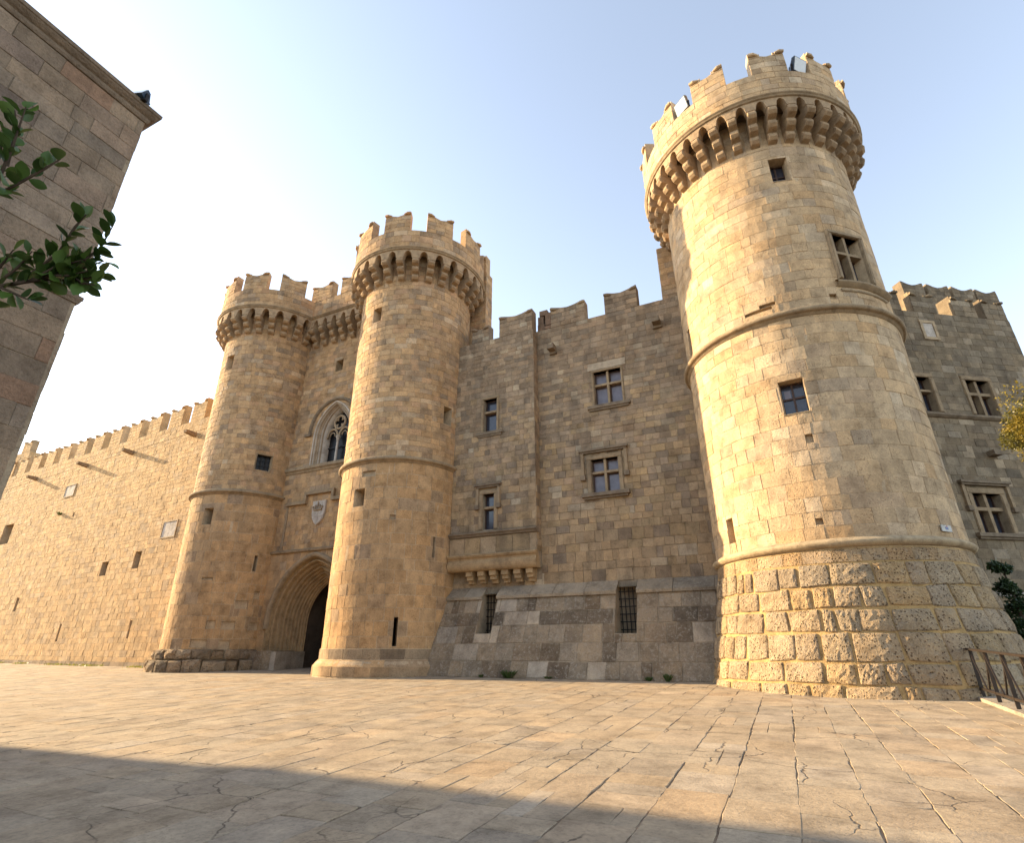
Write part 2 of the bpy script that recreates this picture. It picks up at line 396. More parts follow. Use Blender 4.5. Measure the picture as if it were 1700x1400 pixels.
# ------------------------------------------------------------------ carved pieces
def lbox(mb, S, u, z, x0, x1, z0, z1, d0, d1, tint=TRIM, m=0, skew=0):
    """box in the tangent frame at (u,z): x along the wall, z up, d outward"""
    o, ux, n = S.frame(u, z)
    pts = []
    for zz in (z0, z1):
        for (x, d) in ((x0, d1), (x1, d1), (x1, d0), (x0, d0)):
            p = o + ux * x + n * d; pts.append((p.x, p.y, z + zz))
    box8(mb, pts, tint, m)
def window(S, root, u0, u1, z0, z1, style='cross', depth=.32, sur=.13, hood=False, sill=False, glass=None, trans=.62, mull=.1, label=None, proud=.035, name='window', hoodw=.22):
    k = per_m(S); uc = (u0 + u1) / 2; W = (u1 - u0) / k; Hh = z1 - z0
    S.holes.append((u0, u1, z0, z1, depth + .02, True))
    S.sholes.append((u0 - sur * k, u1 + sur * k, z0 - sur * .0, z1 + sur))
    mb = MB(); glass = glass or M_GLASS
    if sur > 0:
        for (a, b, c, d) in ((-W / 2 - sur, -W / 2, 0, Hh), (W / 2, W / 2 + sur, 0, Hh), (-W / 2 - sur, W / 2 + sur, Hh, Hh + sur)):
            lbox(mb, S, uc, z0, a + .003, b - .003, c, d - .003, -depth, proud, TRIM)
            if style != 'slot': lbox(mb, S, uc, z0, a + .03, b - .03, c + .02, d - .03, proud, proud + .025, TRIM)
    lights = [(-W / 2, W / 2, 0, Hh)]
    bt, bd0, bd1 = (TRIM, -depth + .05, -.06)
    if style == 'cross':
        lbox(mb, S, uc, z0, -mull / 2, mull / 2, 0, Hh, bd0, bd1, bt)
        for s in (-1, 1): lbox(mb, S, uc, z0, min(s * mull / 2, s * W / 2), max(s * mull / 2, s * W / 2), Hh * trans - mull / 2, Hh * trans + mull / 2, bd0, bd1 - .004, bt)
        lights = [(a, b, c, d) for a, b in ((-W / 2, -mull / 2), (mull / 2, W / 2)) for c, d in ((0, Hh * trans - mull / 2), (Hh * trans + mull / 2, Hh))]
    elif style == 'transom':
        lbox(mb, S, uc, z0, -W / 2, W / 2, Hh * trans - mull / 2, Hh * trans + mull / 2, bd0, bd1, bt)
        lights = [(-W / 2, W / 2, 0, Hh * trans - mull / 2), (-W / 2, W / 2, Hh * trans + mull / 2, Hh)]
    if not mb.v:
        lbox(mb, S, uc, z0, -W / 2, W / 2, -.03, 0, -depth, .02, TRIM)
    w = mb.build(name, M_TRIM, root)
    if label: w['label'] = label
    if style in ('cross', 'transom', 'timber', 'bars'):
        fr = MB()
        for (a, b, c, d) in lights:
            t = .045
            for (x0, x1, y0, y1) in ((a, a + t, c, d), (b - t, b, c, d), (a + t, b - t, c, c + t), (a + t, b - t, d - t, d)):
                lbox(fr, S, uc, z0, x0, x1, y0, y1, -depth + .03, -depth + .09, TRIM)
            if style == 'timber':
                lbox(fr, S, uc, z0, -.03, .03, c + t, d - t, -depth + .03, -depth + .085); lbox(fr, S, uc, z0, a + t, b - t, Hh * trans - .03, Hh * trans + .03, -depth + .03, -depth + .08)
            p = MB(); lbox(p, S, uc, z0, a + .01, b - .01, c + .01, d - .01, -depth + .008, -depth + .035)
            p.build('pane', glass, w)
            if style == 'bars':
                nb = 3
                for i in range(1, nb): lbox(fr, S, uc, z0, a + (b - a) * i / nb - .018, a + (b - a) * i / nb + .018, c, d, -.12, -.085)
                for i in range(1, 3): lbox(fr, S, uc, z0, a, b, c + (d - c) * i / 3 - .016, c + (d - c) * i / 3 + .016, -.13, -.12)
        fr.build('sash', M_IRON if style == 'bars' else M_WOOD, w)
    if hood:
        h = MB(); x = W / 2 + sur + hoodw; drop = hood if isinstance(hood, float) else Hh * .55
        top = Hh + sur + .16
        lbox(h, S, uc, z0, -x - .06, x + .06, top, top + .1, 0, .22, TRIMD); lbox(h, S, uc, z0, -x, x, top - .08, top - .003, 0, .15, TRIMD)
        for s in (-1, 1):
            a, b = sorted((s * x, s * (x - .13)))
            lbox(h, S, uc, z0, a, b, top - drop, top - .083, 0, .12, TRIM)
            lbox(h, S, uc, z0, a - .05, b + .05, top - drop - .2, top - drop - .003, 0, .17, TRIMD)
        h.build('hood_mould', M_TRIM, w)
    if sill:
        s_ = MB(); x = W / 2 + sur + .22; e = sill if isinstance(sill, float) else .16
        lbox(s_, S, uc, z0, -x, x, -.15, -.003, -.05, e, TRIMD); lbox(s_, S, uc, z0, -x + .07, x - .07, -.24, -.153, -.05, e * .6, TRIMD)
        s_.build('sill', M_TRIM, w)
    return w
def slot(S, root, u0, u1, z0, z1, depth=.9, label=None):
    """deep plain opening with a pale stone frame"""
    k = per_m(S)
    S.holes.append((u0, u1, z0, z1, depth, True)); S.sholes.append((u0, u1, z0, z1))
def sockets(S, lst, depth=.09):
    for (a, b, c, d) in lst: S.holes.append((a, b, c, d, depth, True)); S.sholes.append((a, b, c, d))
def ring_mould(S, name, root, z, prof, a0=-180, a1=180, mat=None, tint=TRIM, step=5):
    """lathe a small (d, dz) profile round a tower"""
    mb = MB(); n = max(2, int((a1 - a0) / step)); V = []; m = len(prof)
    for i in range(n + 1):
        u = a0 + (a1 - a0) * i / n
        for d, dz in prof: V.append(S.P(u, z, 0)[:2] and Vector(S.P(u, z, d)) + Vector((0, 0, dz)))
    F = [(i * m + j, (i + 1) * m + j, (i + 1) * m + j + 1, i * m + j + 1) for i in range(n) for j in range(m - 1)]
    mb.add(V, F, tint); return mb.build(name, mat or M_TRIM, root, smooth=True)
ROLL = [(-.02, -.19), (.05, -.17), (.07, -.11), (.12, -.09)] + [(.12 + .09 * math.cos(t), .0 + .09 * math.sin(t)) for t in [rad(a) for a in range(-80, 100, 30)]] + [(.05, .12), (-.02, .15)]
def line_mould(S, name, root, u0, u1, z, prof, tint=TRIM, mat=None):
    mb = MB(); V = []; m = len(prof)
    for u in (u0, u1):
        for d, dz in prof: V.append(Vector(S.P(u, z, d)) + Vector((0, 0, dz)))
    F = [(j, m + j, m + j + 1, j + 1) for j in range(m - 1)] + [tuple(range(m))[::-1], tuple(range(m, 2 * m))]
    mb.add(V, F, tint); return mb.build(name, mat or M_TRIM, root)
def corbel_mesh(w, h, out, rolls=3, tint=(.40, .30, .19)):
    """console of stepped rolls: local x = tangent, -y = outward, z up from its foot"""
    pr = [(0, -.03)]
    hs = h / rolls; 
    for i in range(rolls):
        b0 = out * i / rolls; b1 = out * (i + 1) / rolls
        z = hs * i
        pr += [(b0 + .02, z + hs * .02), (b0 + (b1 - b0) * .75, z + hs * .14), (b1 + .03, z + hs * .40), (b1 + .04, z + hs * .62), (b1 + .01, z + hs * .80), (b1 - .02, z + hs * .86), (b1 - .02, z + hs * .98)]
    pr += [(out, h), (-.05, h), (-.05, -.03)]
    mb = MB(); n = len(pr)
    rows = [(-w / 2, 0), (-w / 2 + .03, .0), (w / 2 - .03, 0), (w / 2, 0)]
    V = []
    for j, (x, _) in enumerate(rows):
        ins = .035 if j in (0, 3) else 0
        for d, z in pr: V.append((x, -(d - ins if d > 0 else d), z))
    F = []
    for j in range(3):
        for i in range(n - 1): F.append((j * n + i, (j + 1) * n + i, (j + 1) * n + i + 1, j * n + i + 1))
    F.append(tuple(range(n))[::-1]); F.append(tuple(3 * n + i for i in range(n)))
    mb.add(V, F, tint)
    me_o = mb.build('corbel', M_TRIM); me = me_o.data; bpy.data.objects.remove(me_o); return me
def place(me, name, root, loc, rotz):
    o = bpy.data.objects.new(name, me); col.objects.link(o); o.parent = root
    o.location = Vector(loc) - wl(root); o.rotation_euler = (0, 0, rotz); WL[o.name] = Vector(loc); return o
def arch_mesh(R, bay, open_w, zr, ztop, thick, tint=(.42, .315, .2)):
    """one bay of the arcade between corbels, local to the tower axis: x tangent at angle 0, -y outward"""
    mb = MB(); n = 10; half = bay / 2; V = []; cols = []
    xs = [-half] + [-open_w / 2 + open_w * i / n for i in range(n + 1)] + [half]
    for x in xs:
        if abs(x) >= open_w / 2 - 1e-6: zb = 0.0
        else: zb = math.sqrt(max(0, (open_w / 2) ** 2 - x * x)) / (open_w / 2) * zr
        a = x / R
        for (r, z) in ((R, zb), (R, ztop), (R - thick, ztop), (R - thick, zb)):
            V.append((r * math.sin(a), -r * math.cos(a), z))
    F = []
    m = len(xs)
    for i in range(m - 1):
        a, b = i * 4, (i + 1) * 4
        F += [(a, b, b + 1, a + 1), (a + 2, b + 2, b + 3, a + 3), (a + 3, b + 3, b, a)]
    F += [(0, 1, 2, 3), tuple((m - 1) * 4 + q for q in (3, 2, 1, 0))]
    # the jamb of the opening down to the springing
    mb.add(V, F, tint); o = mb.build('corbel_arch', M_TRIM); me = o.data; bpy.data.objects.remove(o); return me
def merlon(S, root, uc, w, zb, h, thick, mat, tf, seed, dip=.24, rolls=True, split=False, course=.26, mortar=None, end_tint=None):
    """swallow-tailed merlon: core, facing stones and a roll under each horn"""
    rng = random.Random(seed); k = per_m(S); hw = w / 2
    xs = [-hw, -hw + .13, -hw * .4, 0, hw * .4, hw - .13, hw]
    tops = [h + rng.uniform(-.05, .04), h - .03, h - dip * .72, h - dip, h - dip * .72, h - .03, h + rng.uniform(-.05, .04)]
    mb = MB(); V = []; t = tf(rng, 0, 0)
    for x, tp in zip(xs, tops):
        for (d, z) in ((0, zb - .02), (0, zb + tp), (-thick, zb + tp), (-thick, zb - .02)): V.append(S.P(uc + x * k, z, d))
    F = []
    for i in range(len(xs) - 1):
        a, b = i * 4, i * 4 + 4
        F += [(a, b, b + 1, a + 1), (a + 1, b + 1, b + 2, a + 2), (a + 2, b + 2, b + 3, a + 3)]
    e = (len(xs) - 1) * 4
    F += [(3, 0, 1, 2), (e, e + 3, e + 2, e + 1)]
    mb.add(V, F, t); o = mb.build('merlon', mat, root)
    st = MB(); z = zb; zt = zb + h - dip
    nc = max(3, round((h - dip) / course))
    for c in range(nc):
        z0 = zb + (h - dip) * c / nc; z1 = zb + (h - dip) * (c + 1) / nc; x = -hw
        if c == nc - 1: z1 -= .0
        while x < hw - .05:
            ww = min(rng.uniform(.3, .62), hw - x)
            if hw - (x + ww) < .15: ww = hw - x
            if split:
                s1 = MB(); stone(s1, S, uc + x * k, uc + (x + ww) * k, z0, z1, tf(rng, 0, z0), rng, proud=.022); s1.build('stone', mat, o)
            else: stone(st, S, uc + x * k, uc + (x + ww) * k, z0, z1, tf(rng, 0, z0), rng, proud=.022)
            x += ww
    # end-face and horn stones
    for s in (-1, 1):
        a, b = sorted((s * (hw - .01), s * (hw - rng.uniform(.34, .44))))
        stone(st, S, uc + a * k, uc + b * k, zt + .005, zb + h - .14, tf(rng, 0, 0), rng, proud=.02)
        if rolls:
            q = MB(); u1_, u2_ = uc + s * (hw - .015) * k, uc + s * (hw - .34) * k; zz = zb + h - .15
            tube(q, [S.P(u1_, zz, .05), S.P((u1_ + u2_) / 2, zz - .03, .065), S.P(u2_, zz - .07, .03)], [.07, .075, .045], 8, t)
            q.build('horn_roll', mat, o, smooth=False)
    if st.v: tag(st.build('facing', mat, o), kind='stuff')
    return o
def tower_top(S, root, Rw, Rp, n, phase, zc, zspring, ztop, zcren, hmer, nm, mphase, wdeg, mat, tf, seed, mslit=False, mmsplit=False, maxn=300, cw=.34):
    """corbels, arcade, moulding, parapet and merlons of a round tower; returns the parapet surface"""
    out = Rp - Rw
    cm = corbel_mesh(cw, zspring - zc, out + .02)
    bay = 2 * math.pi * Rp / n
    am = arch_mesh(Rp, bay, bay - cw * 1.12, (ztop - zspring) * .78, ztop - zspring, .34)
    for i in range(n):
        a = rad(phase + 360 * i / n)
        place(cm, 'corbel', root, (S.c[0] + Rw * math.sin(a), S.c[1] - Rw * math.cos(a), zc), a)
        place(am, 'corbel_arch', root, (S.c[0], S.c[1], zspring), a + math.pi / n)
    S2 = Cyl(S.c[0], S.c[1], Rp)
    core(S2, 'parapet', -180, 180, ztop, zcren, M_MORTAR, root)
    inn = Cyl(S.c[0], S.c[1], Rp - .42)
    mb = MB(); V = []; m = 72
    for i in range(m):
        u = 360 * i / m
        V += [inn.P(u, ztop), inn.P(u, zcren), S2.P(u, zcren)]
    F = []
    for i in range(m):
        a, b = i * 3, (i + 1) % m * 3
        F += [(b, a, a + 1, b + 1), (b + 1, a + 1, a + 2, b + 2)]
    mb.add(V, F, WARM); mb.build('parapet_coping', mat, root)
    # wall walk inside the parapet
    mb = MB(); V = []; ri = Rw - .02; ro = (Rw + .22) if mslit else Rp - .3
    for i in range(m):
        a = 2 * math.pi * i / m
        V += [(S.c[0] + ro * math.sin(a), S.c[1] - ro * math.cos(a), ztop + z) for z in (.02, .2)]
    F = [(i * 2, (i + 1) % m * 2, (i + 1) % m * 2 + 1, i * 2 + 1) for i in range(m)]
    F += [tuple(i * 2 for i in range(m)), tuple(i * 2 + 1 for i in range(m))[::-1]]
    mb.add(V, F, TRIMD); mb.build('wall_walk', M_TRIM, root)
    ring_mould(S2, 'parapet_moulding', root, ztop + .05, [(0, -.1), (.05, -.09), (.08, -.05), (.06, -.02), (.10, .0), (.13, .04), (.10, .08), (.0, .11)])
    masonry(S2, [(-125, 150, ztop + .14, zcren, .24, .34, .38, .75, tf, seed, {})], root, mat, maxn=maxn)
    for i in range(nm):
        u = mphase + 360 * i / nm
        u = (u + 180) % 360 - 180
        merlon(S2, root, u, rad(wdeg) * Rp, zcren, hmer, .42, mat, tf, seed * 7 + i, split=mmsplit and -120 < u < 120, dip=.32)
    return S2

# ------------------------------------------------------------------ the ground
SL = .034                                   # the square rises gently towards the palace
def gz(y): return SL * min(y, 24)
PX = 3.92                                   # right-hand edge of the paving, above a sunken strip
mb = MB(); ys = [-400, -60, -20, 0, 8, 16, 24, 60, 500]; xs = [-600, -60, -20, PX, PX + .02, PX + .6, 40, 600]
V = []
for y in ys:
    for i, x in enumerate(xs): V.append((x, y, gz(max(y, -60)) - .045 if i < 4 else -1.4))
F = [(j * 8 + i, j * 8 + i + 1, (j + 1) * 8 + i + 1, (j + 1) * 8 + i) for j in range(len(ys) - 1) for i in range(7)]
mb.add(V, F)
tag(mb.build('ground', M_EARTH), kind='structure')
paving = thing('paving', (0, 8, gz(8)), None, None); paving['kind'] = 'structure'
mb = MB(); V = []
for y in (-6, 8, 23.9):
    for x in (-75, PX): V.append((x, y, gz(y) - .012))
mb.add(V, [(0, 1, 3, 2), (2, 3, 5, 4)]); mb.build('joint_bed', M_JOINT, paving)
def slab(mb, x0, x1, y0, y1, rng, tint):
    g = rng.uniform(.001, .0055); h = rng.uniform(-.003, .003); tx = rng.uniform(-.003, .003); ty = rng.uniform(-.003, .003)
    def edge(ax, ay, bx, by, n):
        P = []
        for i in range(n):
            t = i / n; j = rng.uniform(-.009, .009) if i else rng.uniform(-.005, .005)
            dx, dy = (bx - ax), (by - ay); l = math.hypot(dx, dy)
            P.append((ax + dx * t - dy / l * j, ay + dy * t + dx / l * j))
        return P
    a, b, c, d = x0 + g, x1 - g, y0 + g, y1 - g
    nn = 5 if (y1 - y0) > .8 else 4
    P = edge(a, c, b, c, 4) + edge(b, c, b, d, nn) + edge(b, d, a, d, 4) + edge(a, d, a, c, nn)
    if rng.random() < .3:           # a broken corner
        k = rng.choice((0, 4, 4 + nn, 8 + nn)); cx, cy = (a + b) / 2, (c + d) / 2; s = rng.uniform(.03, .12)
        P[k] = (P[k][0] + (cx - P[k][0]) * s, P[k][1] + (cy - P[k][1]) * s)
    cx, cy = (a + b) / 2, (c + d) / 2; n = len(P)
    zf = lambda x, y, o: gz(y) + o + h + tx * (x - cx) + ty * (y - cy)
    top = []
    for x, y in P:
        l = math.hypot(x - cx, y - cy); q = .007 / l
        top.append((x + (cx - x) * q, y + (cy - y) * q, zf(x, y, 0)))
    mid = [(x, y, zf(x, y, -.005)) for x, y in P]; bot = [(x, y, zf(x, y, -.04)) for x, y in P]
    Fq = [tuple(range(n))]
    for i in range(n):
        r = (i + 1) % n
        Fq += [(i, n + i, n + r, r), (n + i, 2 * n + i, 2 * n + r, n + r)]
    mb.add(top + mid + bot, Fq, tint)
rng = random.Random(5); slabs = []
x = PX - .02
while x > -62:
    w = rng.uniform(.52, .70) if x > -25 else rng.uniform(.6, .85)
    y = rng.uniform(-2.2, -1.2)
    while y < 22.5:
        l = rng.choice((rng.uniform(.35, .6), rng.uniform(.6, 1.05), rng.uniform(.6, 1.05)))
        a_, b_ = x - w + rng.uniform(-.012, .012), x + rng.uniform(-.012, .012)
        if rng.random() < .12 and l > .5:
            q_ = a_ + (b_ - a_) * rng.uniform(.35, .65); pieces = [(a_, q_, y, y + l), (q_, b_, y, y + l)]
        elif rng.random() < .10:
            q_ = y + l * rng.uniform(.3, .7); pieces = [(a_, b_, y, q_), (a_, b_, q_, y + l)]
        else: pieces = [(a_, b_, y, y + l)]
        for p_ in pieces: slabs.append((*p_, T_PAVE(rng, 0, 0), rng.random()))
        y += l
    x -= w
def slab_px(s):
    q = [proj((a, b, gz(b))) for a, b in ((s[0], s[2]), (s[1], s[2]), (s[1], s[3]), (s[0], s[3]))]
    if not all(q): return 0
    if max(p[0] for p in q) < 0 or min(p[0] for p in q) > 1700 or min(p[1] for p in q) > 1400: return 0
    return abs(sum(q[j][0] * q[(j + 1) % 4][1] - q[(j + 1) % 4][0] * q[j][1] for j in range(4))) / 2
slabs.sort(key=slab_px, reverse=True)
rest = MB()
for i, s in enumerate(slabs):
    r_ = random.Random(int(s[5] * 1e9))
    if i < 300:
        mb = MB(); slab(mb, *s[:4], r_, s[4]); mb.build('slab', M_PAVE, paving)
    else: slab(rest, *s[:4], r_, s[4])
tag(rest.build('slab', M_PAVE, paving), kind='stuff')

# ------------------------------------------------------------------ the palace: facade range between the gate towers and the round tower
FY = 21.2; G0 = gz(20)
fac = thing('palace_facade', (-7, FY, G0), 'shaded grey-brown palace front with cross windows between the gate towers and the round tower', 'building')
S = Plane(0, FY)
window(S, fac, -6.03, -4.78, 11.6, 13.28, 'cross', sill=True, glass=M_CURTSKY, sur=.11, label='upper cross window with a broad pale lintel')
mb = MB(); lbox(mb, S, -5.4, 13.4, -.88, .88, .0, .34, -.1, .045, (.47, .40, .30)); mb.build('lintel', M_TRIM, fac)
window(S, fac, -6.40, -5.22, 7.62, 9.12, 'cross', hood=1.05, sill=.24, glass=M_CURTSKY, sur=.2, label='cross window under a bracketed hood mould')
S.sholes += [(-30, -8.86, 4.7, 30), (-1.7, 9, 0, 30)]
for (u, z) in ((-2.94, 15.03), (-7.92, 14.94)):
    mb = MB(); lbox(mb, S, u, z, -.16, .16, -.1, .1, -.1, .5, TRIMD); lbox(mb, S, u, z, -.19, .19, -.22, -.105, -.1, .14, TRIMD); lbox(mb, S, u, z, -.16, -.09, .1, .17, -.1, .5, TRIMD); lbox(mb, S, u, z, .09, .16, .1, .17, -.1, .5, TRIMD)
    mb.build('drain_spout', M_TRIM, fac)
core(S, 'wall', -13.2, -.6, -.4, 16.27, M_MORTARG, fac, thick=1.6)
Sb = Plane(0, FY - .5)
window(Sb, fac, -11.42, -10.72, 11.08, 12.78, 'transom', sill=.12, sur=.13, label='narrow upper window of the bay')
window(Sb, fac, -11.36, -10.80, 6.46, 8.06, 'transom', hood=.85, sur=.2, label='narrow lower window of the bay under a hood mould', hoodw=.12)
BX0, BX1 = -13.0, -8.78
core(Sb, 'bay', BX0, BX1, 4.75, 16.15, M_MORTARG, fac, thick=.49)
mS = MB()
Ss = Plane(BX1, FY - .5, math.pi / 2)     # right flank of the bay
masonry(Ss, [(0, .5, 5.4, 16.15, .24, .36, .25, .5, T_facade, 31, {'proud': .012})], fac, M_FAC, maxn=40, minpx=4)
masonry(Sb, [(BX0, BX1, 8.6, 16.15, .20, .30, .26, .56, T_facade, 11, {}), (BX0, BX1, 6.42, 8.6, .26, .36, .35, .7, T_FLOW, 12, {})], fac, M_FAC, maxn=120)
S.sholes.append((-13.2, BX1 + .01, 4.3, 17))
masonry(S, [(-13.2, -1.2, 9.4, 16.27, .20, .30, .26, .58, T_facade, 13, {}), (-9.6, -1.2, 6.4, 9.4, .24, .34, .3, .62, T_facade, 14, {'proud': .02}), (-13.2, -1.2, 4.08, 6.4, .28, .42, .3, .7, T_FLOW, 15, {'proud': .024, 'jit': .014})], fac, M_FAC, maxn=300)
line_mould(Sb, 'bay_ledge', fac, BX0, BX1 + .06, 6.26, [(-.05, -.1), (.10, -.08), (.14, 0), (.2, .03), (.2, .1), (-.05, .16)], TRIMD)
mb = MB(); lbox(mb, Sb, -10.9, 5.4, -2.1, 2.1, 0, .76, -.2, .03, (.40, .31, .2))
for i in range(5): lbox(mb, Sb, -12.6 + i * .78, 5.42, -.375, .375, .02, .7, .03, .055, T_FLOW(random.Random(i), 0, 0))
mb.build('bay_apron', M_FAC, fac)
line_mould(Sb, 'roll_moulding', fac, BX0, BX1 + .02, 5.0, [(-.3, -.26)] + [(-.02 + .2 * math.cos(rad(a)), -.02 + .27 * math.sin(rad(a))) for a in range(-75, 50, 20)] + [(.14, .24), (.2, .28), (.24, .36), (.2, .41), (-.1, .42)], (.44, .32, .18))
for i in range(6):
    mb = MB(); u = -12.0 + i * .57
    lbox(mb, S, u, 4.52, -.15, .15, 0, .24, 0, .48, (.44, .32, .18)); lbox(mb, S, u, 4.36, -.145, .145, 0, .157, 0, .38, (.44, .32, .18)); lbox(mb, S, u, 4.22, -.14, .14, 0, .137, 0, .22, (.44, .32, .18))
    mb.build('bay_corbel', M_TRIM, fac)
# battlements
merlon(Sb, fac, -9.72, 1.82, 16.15, 1.24, .5, M_FAC, T_FAC, 41, dip=.2)
mb = MB(); r_ = random.Random(8)
for (x0, x1, z0, z1, d1) in ((-8.72, -8.36, 16.27, 16.62, .02), (-8.72, -8.42, 16.66, 17.1, -.03), (-8.3, -8.02, 16.5, 17.2, .03), (-8.62, -8.2, 17.13, 17.42, .0), (-8.34, -8.03, 16.28, 16.46, .03)):
    lbox(mb, S, (x0 + x1) / 2, z0, -(x1 - x0) / 2, (x1 - x0) / 2, 0, z1 - z0, -.5, d1, (.24, .16, .11))
mb.build('broken_merlon', M_FAC, fac)['label'] = 'broken reddish stump of a merlon'
for (u, w, sd_) in ((-7.13, 1.78, 42), (-4.48, 1.56, 43)): merlon(S, fac, u, w, 16.27, 1.2, .5, M_FAC, T_FAC, sd_, dip=.2)
merlon(S, fac, -12.0, 1.0, 16.27, 1.2, .5, M_FAC, T_FAC, 44, dip=.2)
# the battered foot with its two barred openings
def boff(z): return max(0, min(1, (3.62 - z) / 3.0)) * 1.32 + .42
Bt = Plane(0, FY, 0, boff)
OP = [(-11.28, -10.6, 2.2, 3.75), (-5.58, -4.8, 2.15, 3.8)]
for h in OP: Bt.holes.append((*h, 1.9, True)); Bt.sholes.append(h)
core(Bt, 'batter', -13.4, -.6, -.1, 3.62, M_MORTARG, fac, zs=[.62, 1.6, 2.6])
masonry(Bt, [(-13.4, -1.4, G0 - .02, 3.62, .42, .6, .45, 1.1, T_BAT, 17, {'jit': .018, 'proud': .022, 'gap': .024, 'ch': .012})], fac, M_BATTER, maxn=200)
rng = random.Random(3)
for (a, b) in ((-13.2, -11.30), (-10.62, -5.56), (-4.82, -1.3)):
    u = a
    while u < b - .05:                       # sloping cap stones
        w = min(rng.uniform(.9, 1.5), b - u)
        if b - (u + w) < .4: w = b - u
        mb = MB(); e = .008; t = pal((.36, .30, .215), .75, 1.2)(rng, 0, 0); j = rng.uniform(-.012, .012)
        box8(mb, [S.P(u + e, 3.55, .56), S.P(u + w - e, 3.55, .56), S.P(u + w - e, 3.55, -.02), S.P(u + e, 3.55, -.02),
                  S.P(u + e, 3.66 + j, .57), S.P(u + w - e, 3.66 + j, .57), S.P(u + w - e, 4.12 + j, -.02), S.P(u + e, 4.12 + j, -.02)], t)
        mb.build('cap_stone', M_BATTER, fac); u += w
for h in OP:
    g = MB(); n = 4; W = h[1] - h[0]; u = (h[0] + h[1]) / 2
    for i in range(n + 1): bar(g, S.P(h[0] + W * (i + .5) / (n + 1), h[2] - .1, .12), S.P(h[0] + W * (i + .5) / (n + 1), h[3] + .05, .12), .03)
    for i in range(6): bar(g, S.P(h[0] - .04, h[2] + .15 + i * .27, .135), S.P(h[1] + .04, h[2] + .15 + i * .27, .135), .012, .035)
    g.build('window_grille', M_IRON, fac)
    g = MB(); lbox(g, S, u, h[2] - .25, -W / 2 + .003, W / 2 - .003, .03, .24, .0, 1.0, (.32, .28, .22)); g.build('opening_sill', M_BATTER, fac)

# ------------------------------------------------------------------ stair turrets that rise behind the two big towers
def block_tower(name, x0, x1, y0, y1, z0, z1, label, tf, seed, mat, mort, mers=()):
    t = thing(name, ((x0 + x1) / 2, y0, G0), label, 'turret')
    F_ = Plane(x0, y0); L_ = Plane(x0, y1, -math.pi / 2); R_ = Plane(x1, y0, math.pi / 2)
    W, D = x1 - x0, y1 - y0
    mb = MB(); box8(mb, [(x0, y0, z0), (x1, y0, z0), (x1, y1, z0), (x0, y1, z0), (x0, y0, z1), (x1, y0, z1), (x1, y1, z1), (x0, y1, z1)], (.36, .28, .18)); mb.build('wall', mort, t)
    for P_, W_, s in ((F_, W, 1), (L_, D, 2), (R_, D, 3)):
        masonry(P_, [(0, W_, max(z0, 9), z1, .24, .36, .3, .65, tf, seed + s, {})], t, mat, maxn=100)
    for u, w in mers: merlon(F_, t, u, w, z1, 1.2, .5, mat, tf, seed + 9)
    return t
block_tower('stair_turret', -15.6, -12.38, 22.4, 23.1, 8, 22.1, 'square stair turret rising behind the right gate tower', T_TOWER, 201, M_STONE, M_MORTAR, [(2.72, .9)])
block_tower('stair_turret', -2.62, .6, 21.75, 24.6, 8, 19.6, 'sunlit square turret tucked behind the big round tower', T_TOWER, 221, M_STONE, M_MORTAR)

# ------------------------------------------------------------------ gate towers
GT = 'twin round towers flanking the palace gate'
def gate_tower(cx, cy, prof, Rp, label, wins, slots_, socks, zstr, zc, zspring, ztop, zcren, hmer, phase, mphase, wdeg, seed):
    t = thing('gate_tower', (cx, cy, G0), label, 'tower', GT)
    S = Cyl(cx, cy, prof(10), prof)
    for a, b, c, d in slots_: slot(S, t, a, b, c, d)
    for a, b, c, d in wins: window(S, t, a, b, c, d, 'bars', glass=M_DARKG, depth=.3, sur=.06, trans=.5)
    sockets(S, socks)
    core(S, 'wall', -180, 180, -.2, ztop + .1, M_MORTAR, t, zs=[.6, 1.2, 1.7, zstr, 14])
    masonry(S, [(-115, 140, zstr + .1, zspring + .35, .23, .33, .32, .66, T_TOWER, seed, {}),
                (-115, 140, 1.62, zstr - .12, .40, .60, .45, .85, T_TLOW, seed + 1, {'gap': .024, 'proud': .008, 'ch': .004})], t, M_STONE, maxn=300)
    ring_mould(S, 'string_course', t, zstr, ROLL, tint=TRIM)
    R0 = prof(zc + .5)
    tower_top(S, t, R0, Rp, 28, phase, zc, zspring, ztop, zcren, hmer, 10, mphase, wdeg, M_STONE, T_TOWER, seed + 3)
    return t, S
MTC = (-15.92, 20.8); LTC = (-27.45, 21.15)
mt, SM = gate_tower(*MTC, lambda z: 2.86 + .006 * z, 3.70, 'gate tower in front of the stair turret, its foot ringed by a smooth bell-shaped plinth',
    [], [(-10.5, 0, 16.98, 17.8), (71, 81, 11.58, 12.48), (-9, 3, 7.4, 8.2), (67.5, 70.2, 5.26, 6.16), (38.6, 42, 1.74, 2.82)],
    [(-2, 12, 8.72, 8.98), (28, 33, 6.75, 6.95)], 9.5, 19.15, 20.12, 20.68, 21.9, 1.3, 6.6, 14.5, 22.4, 300)
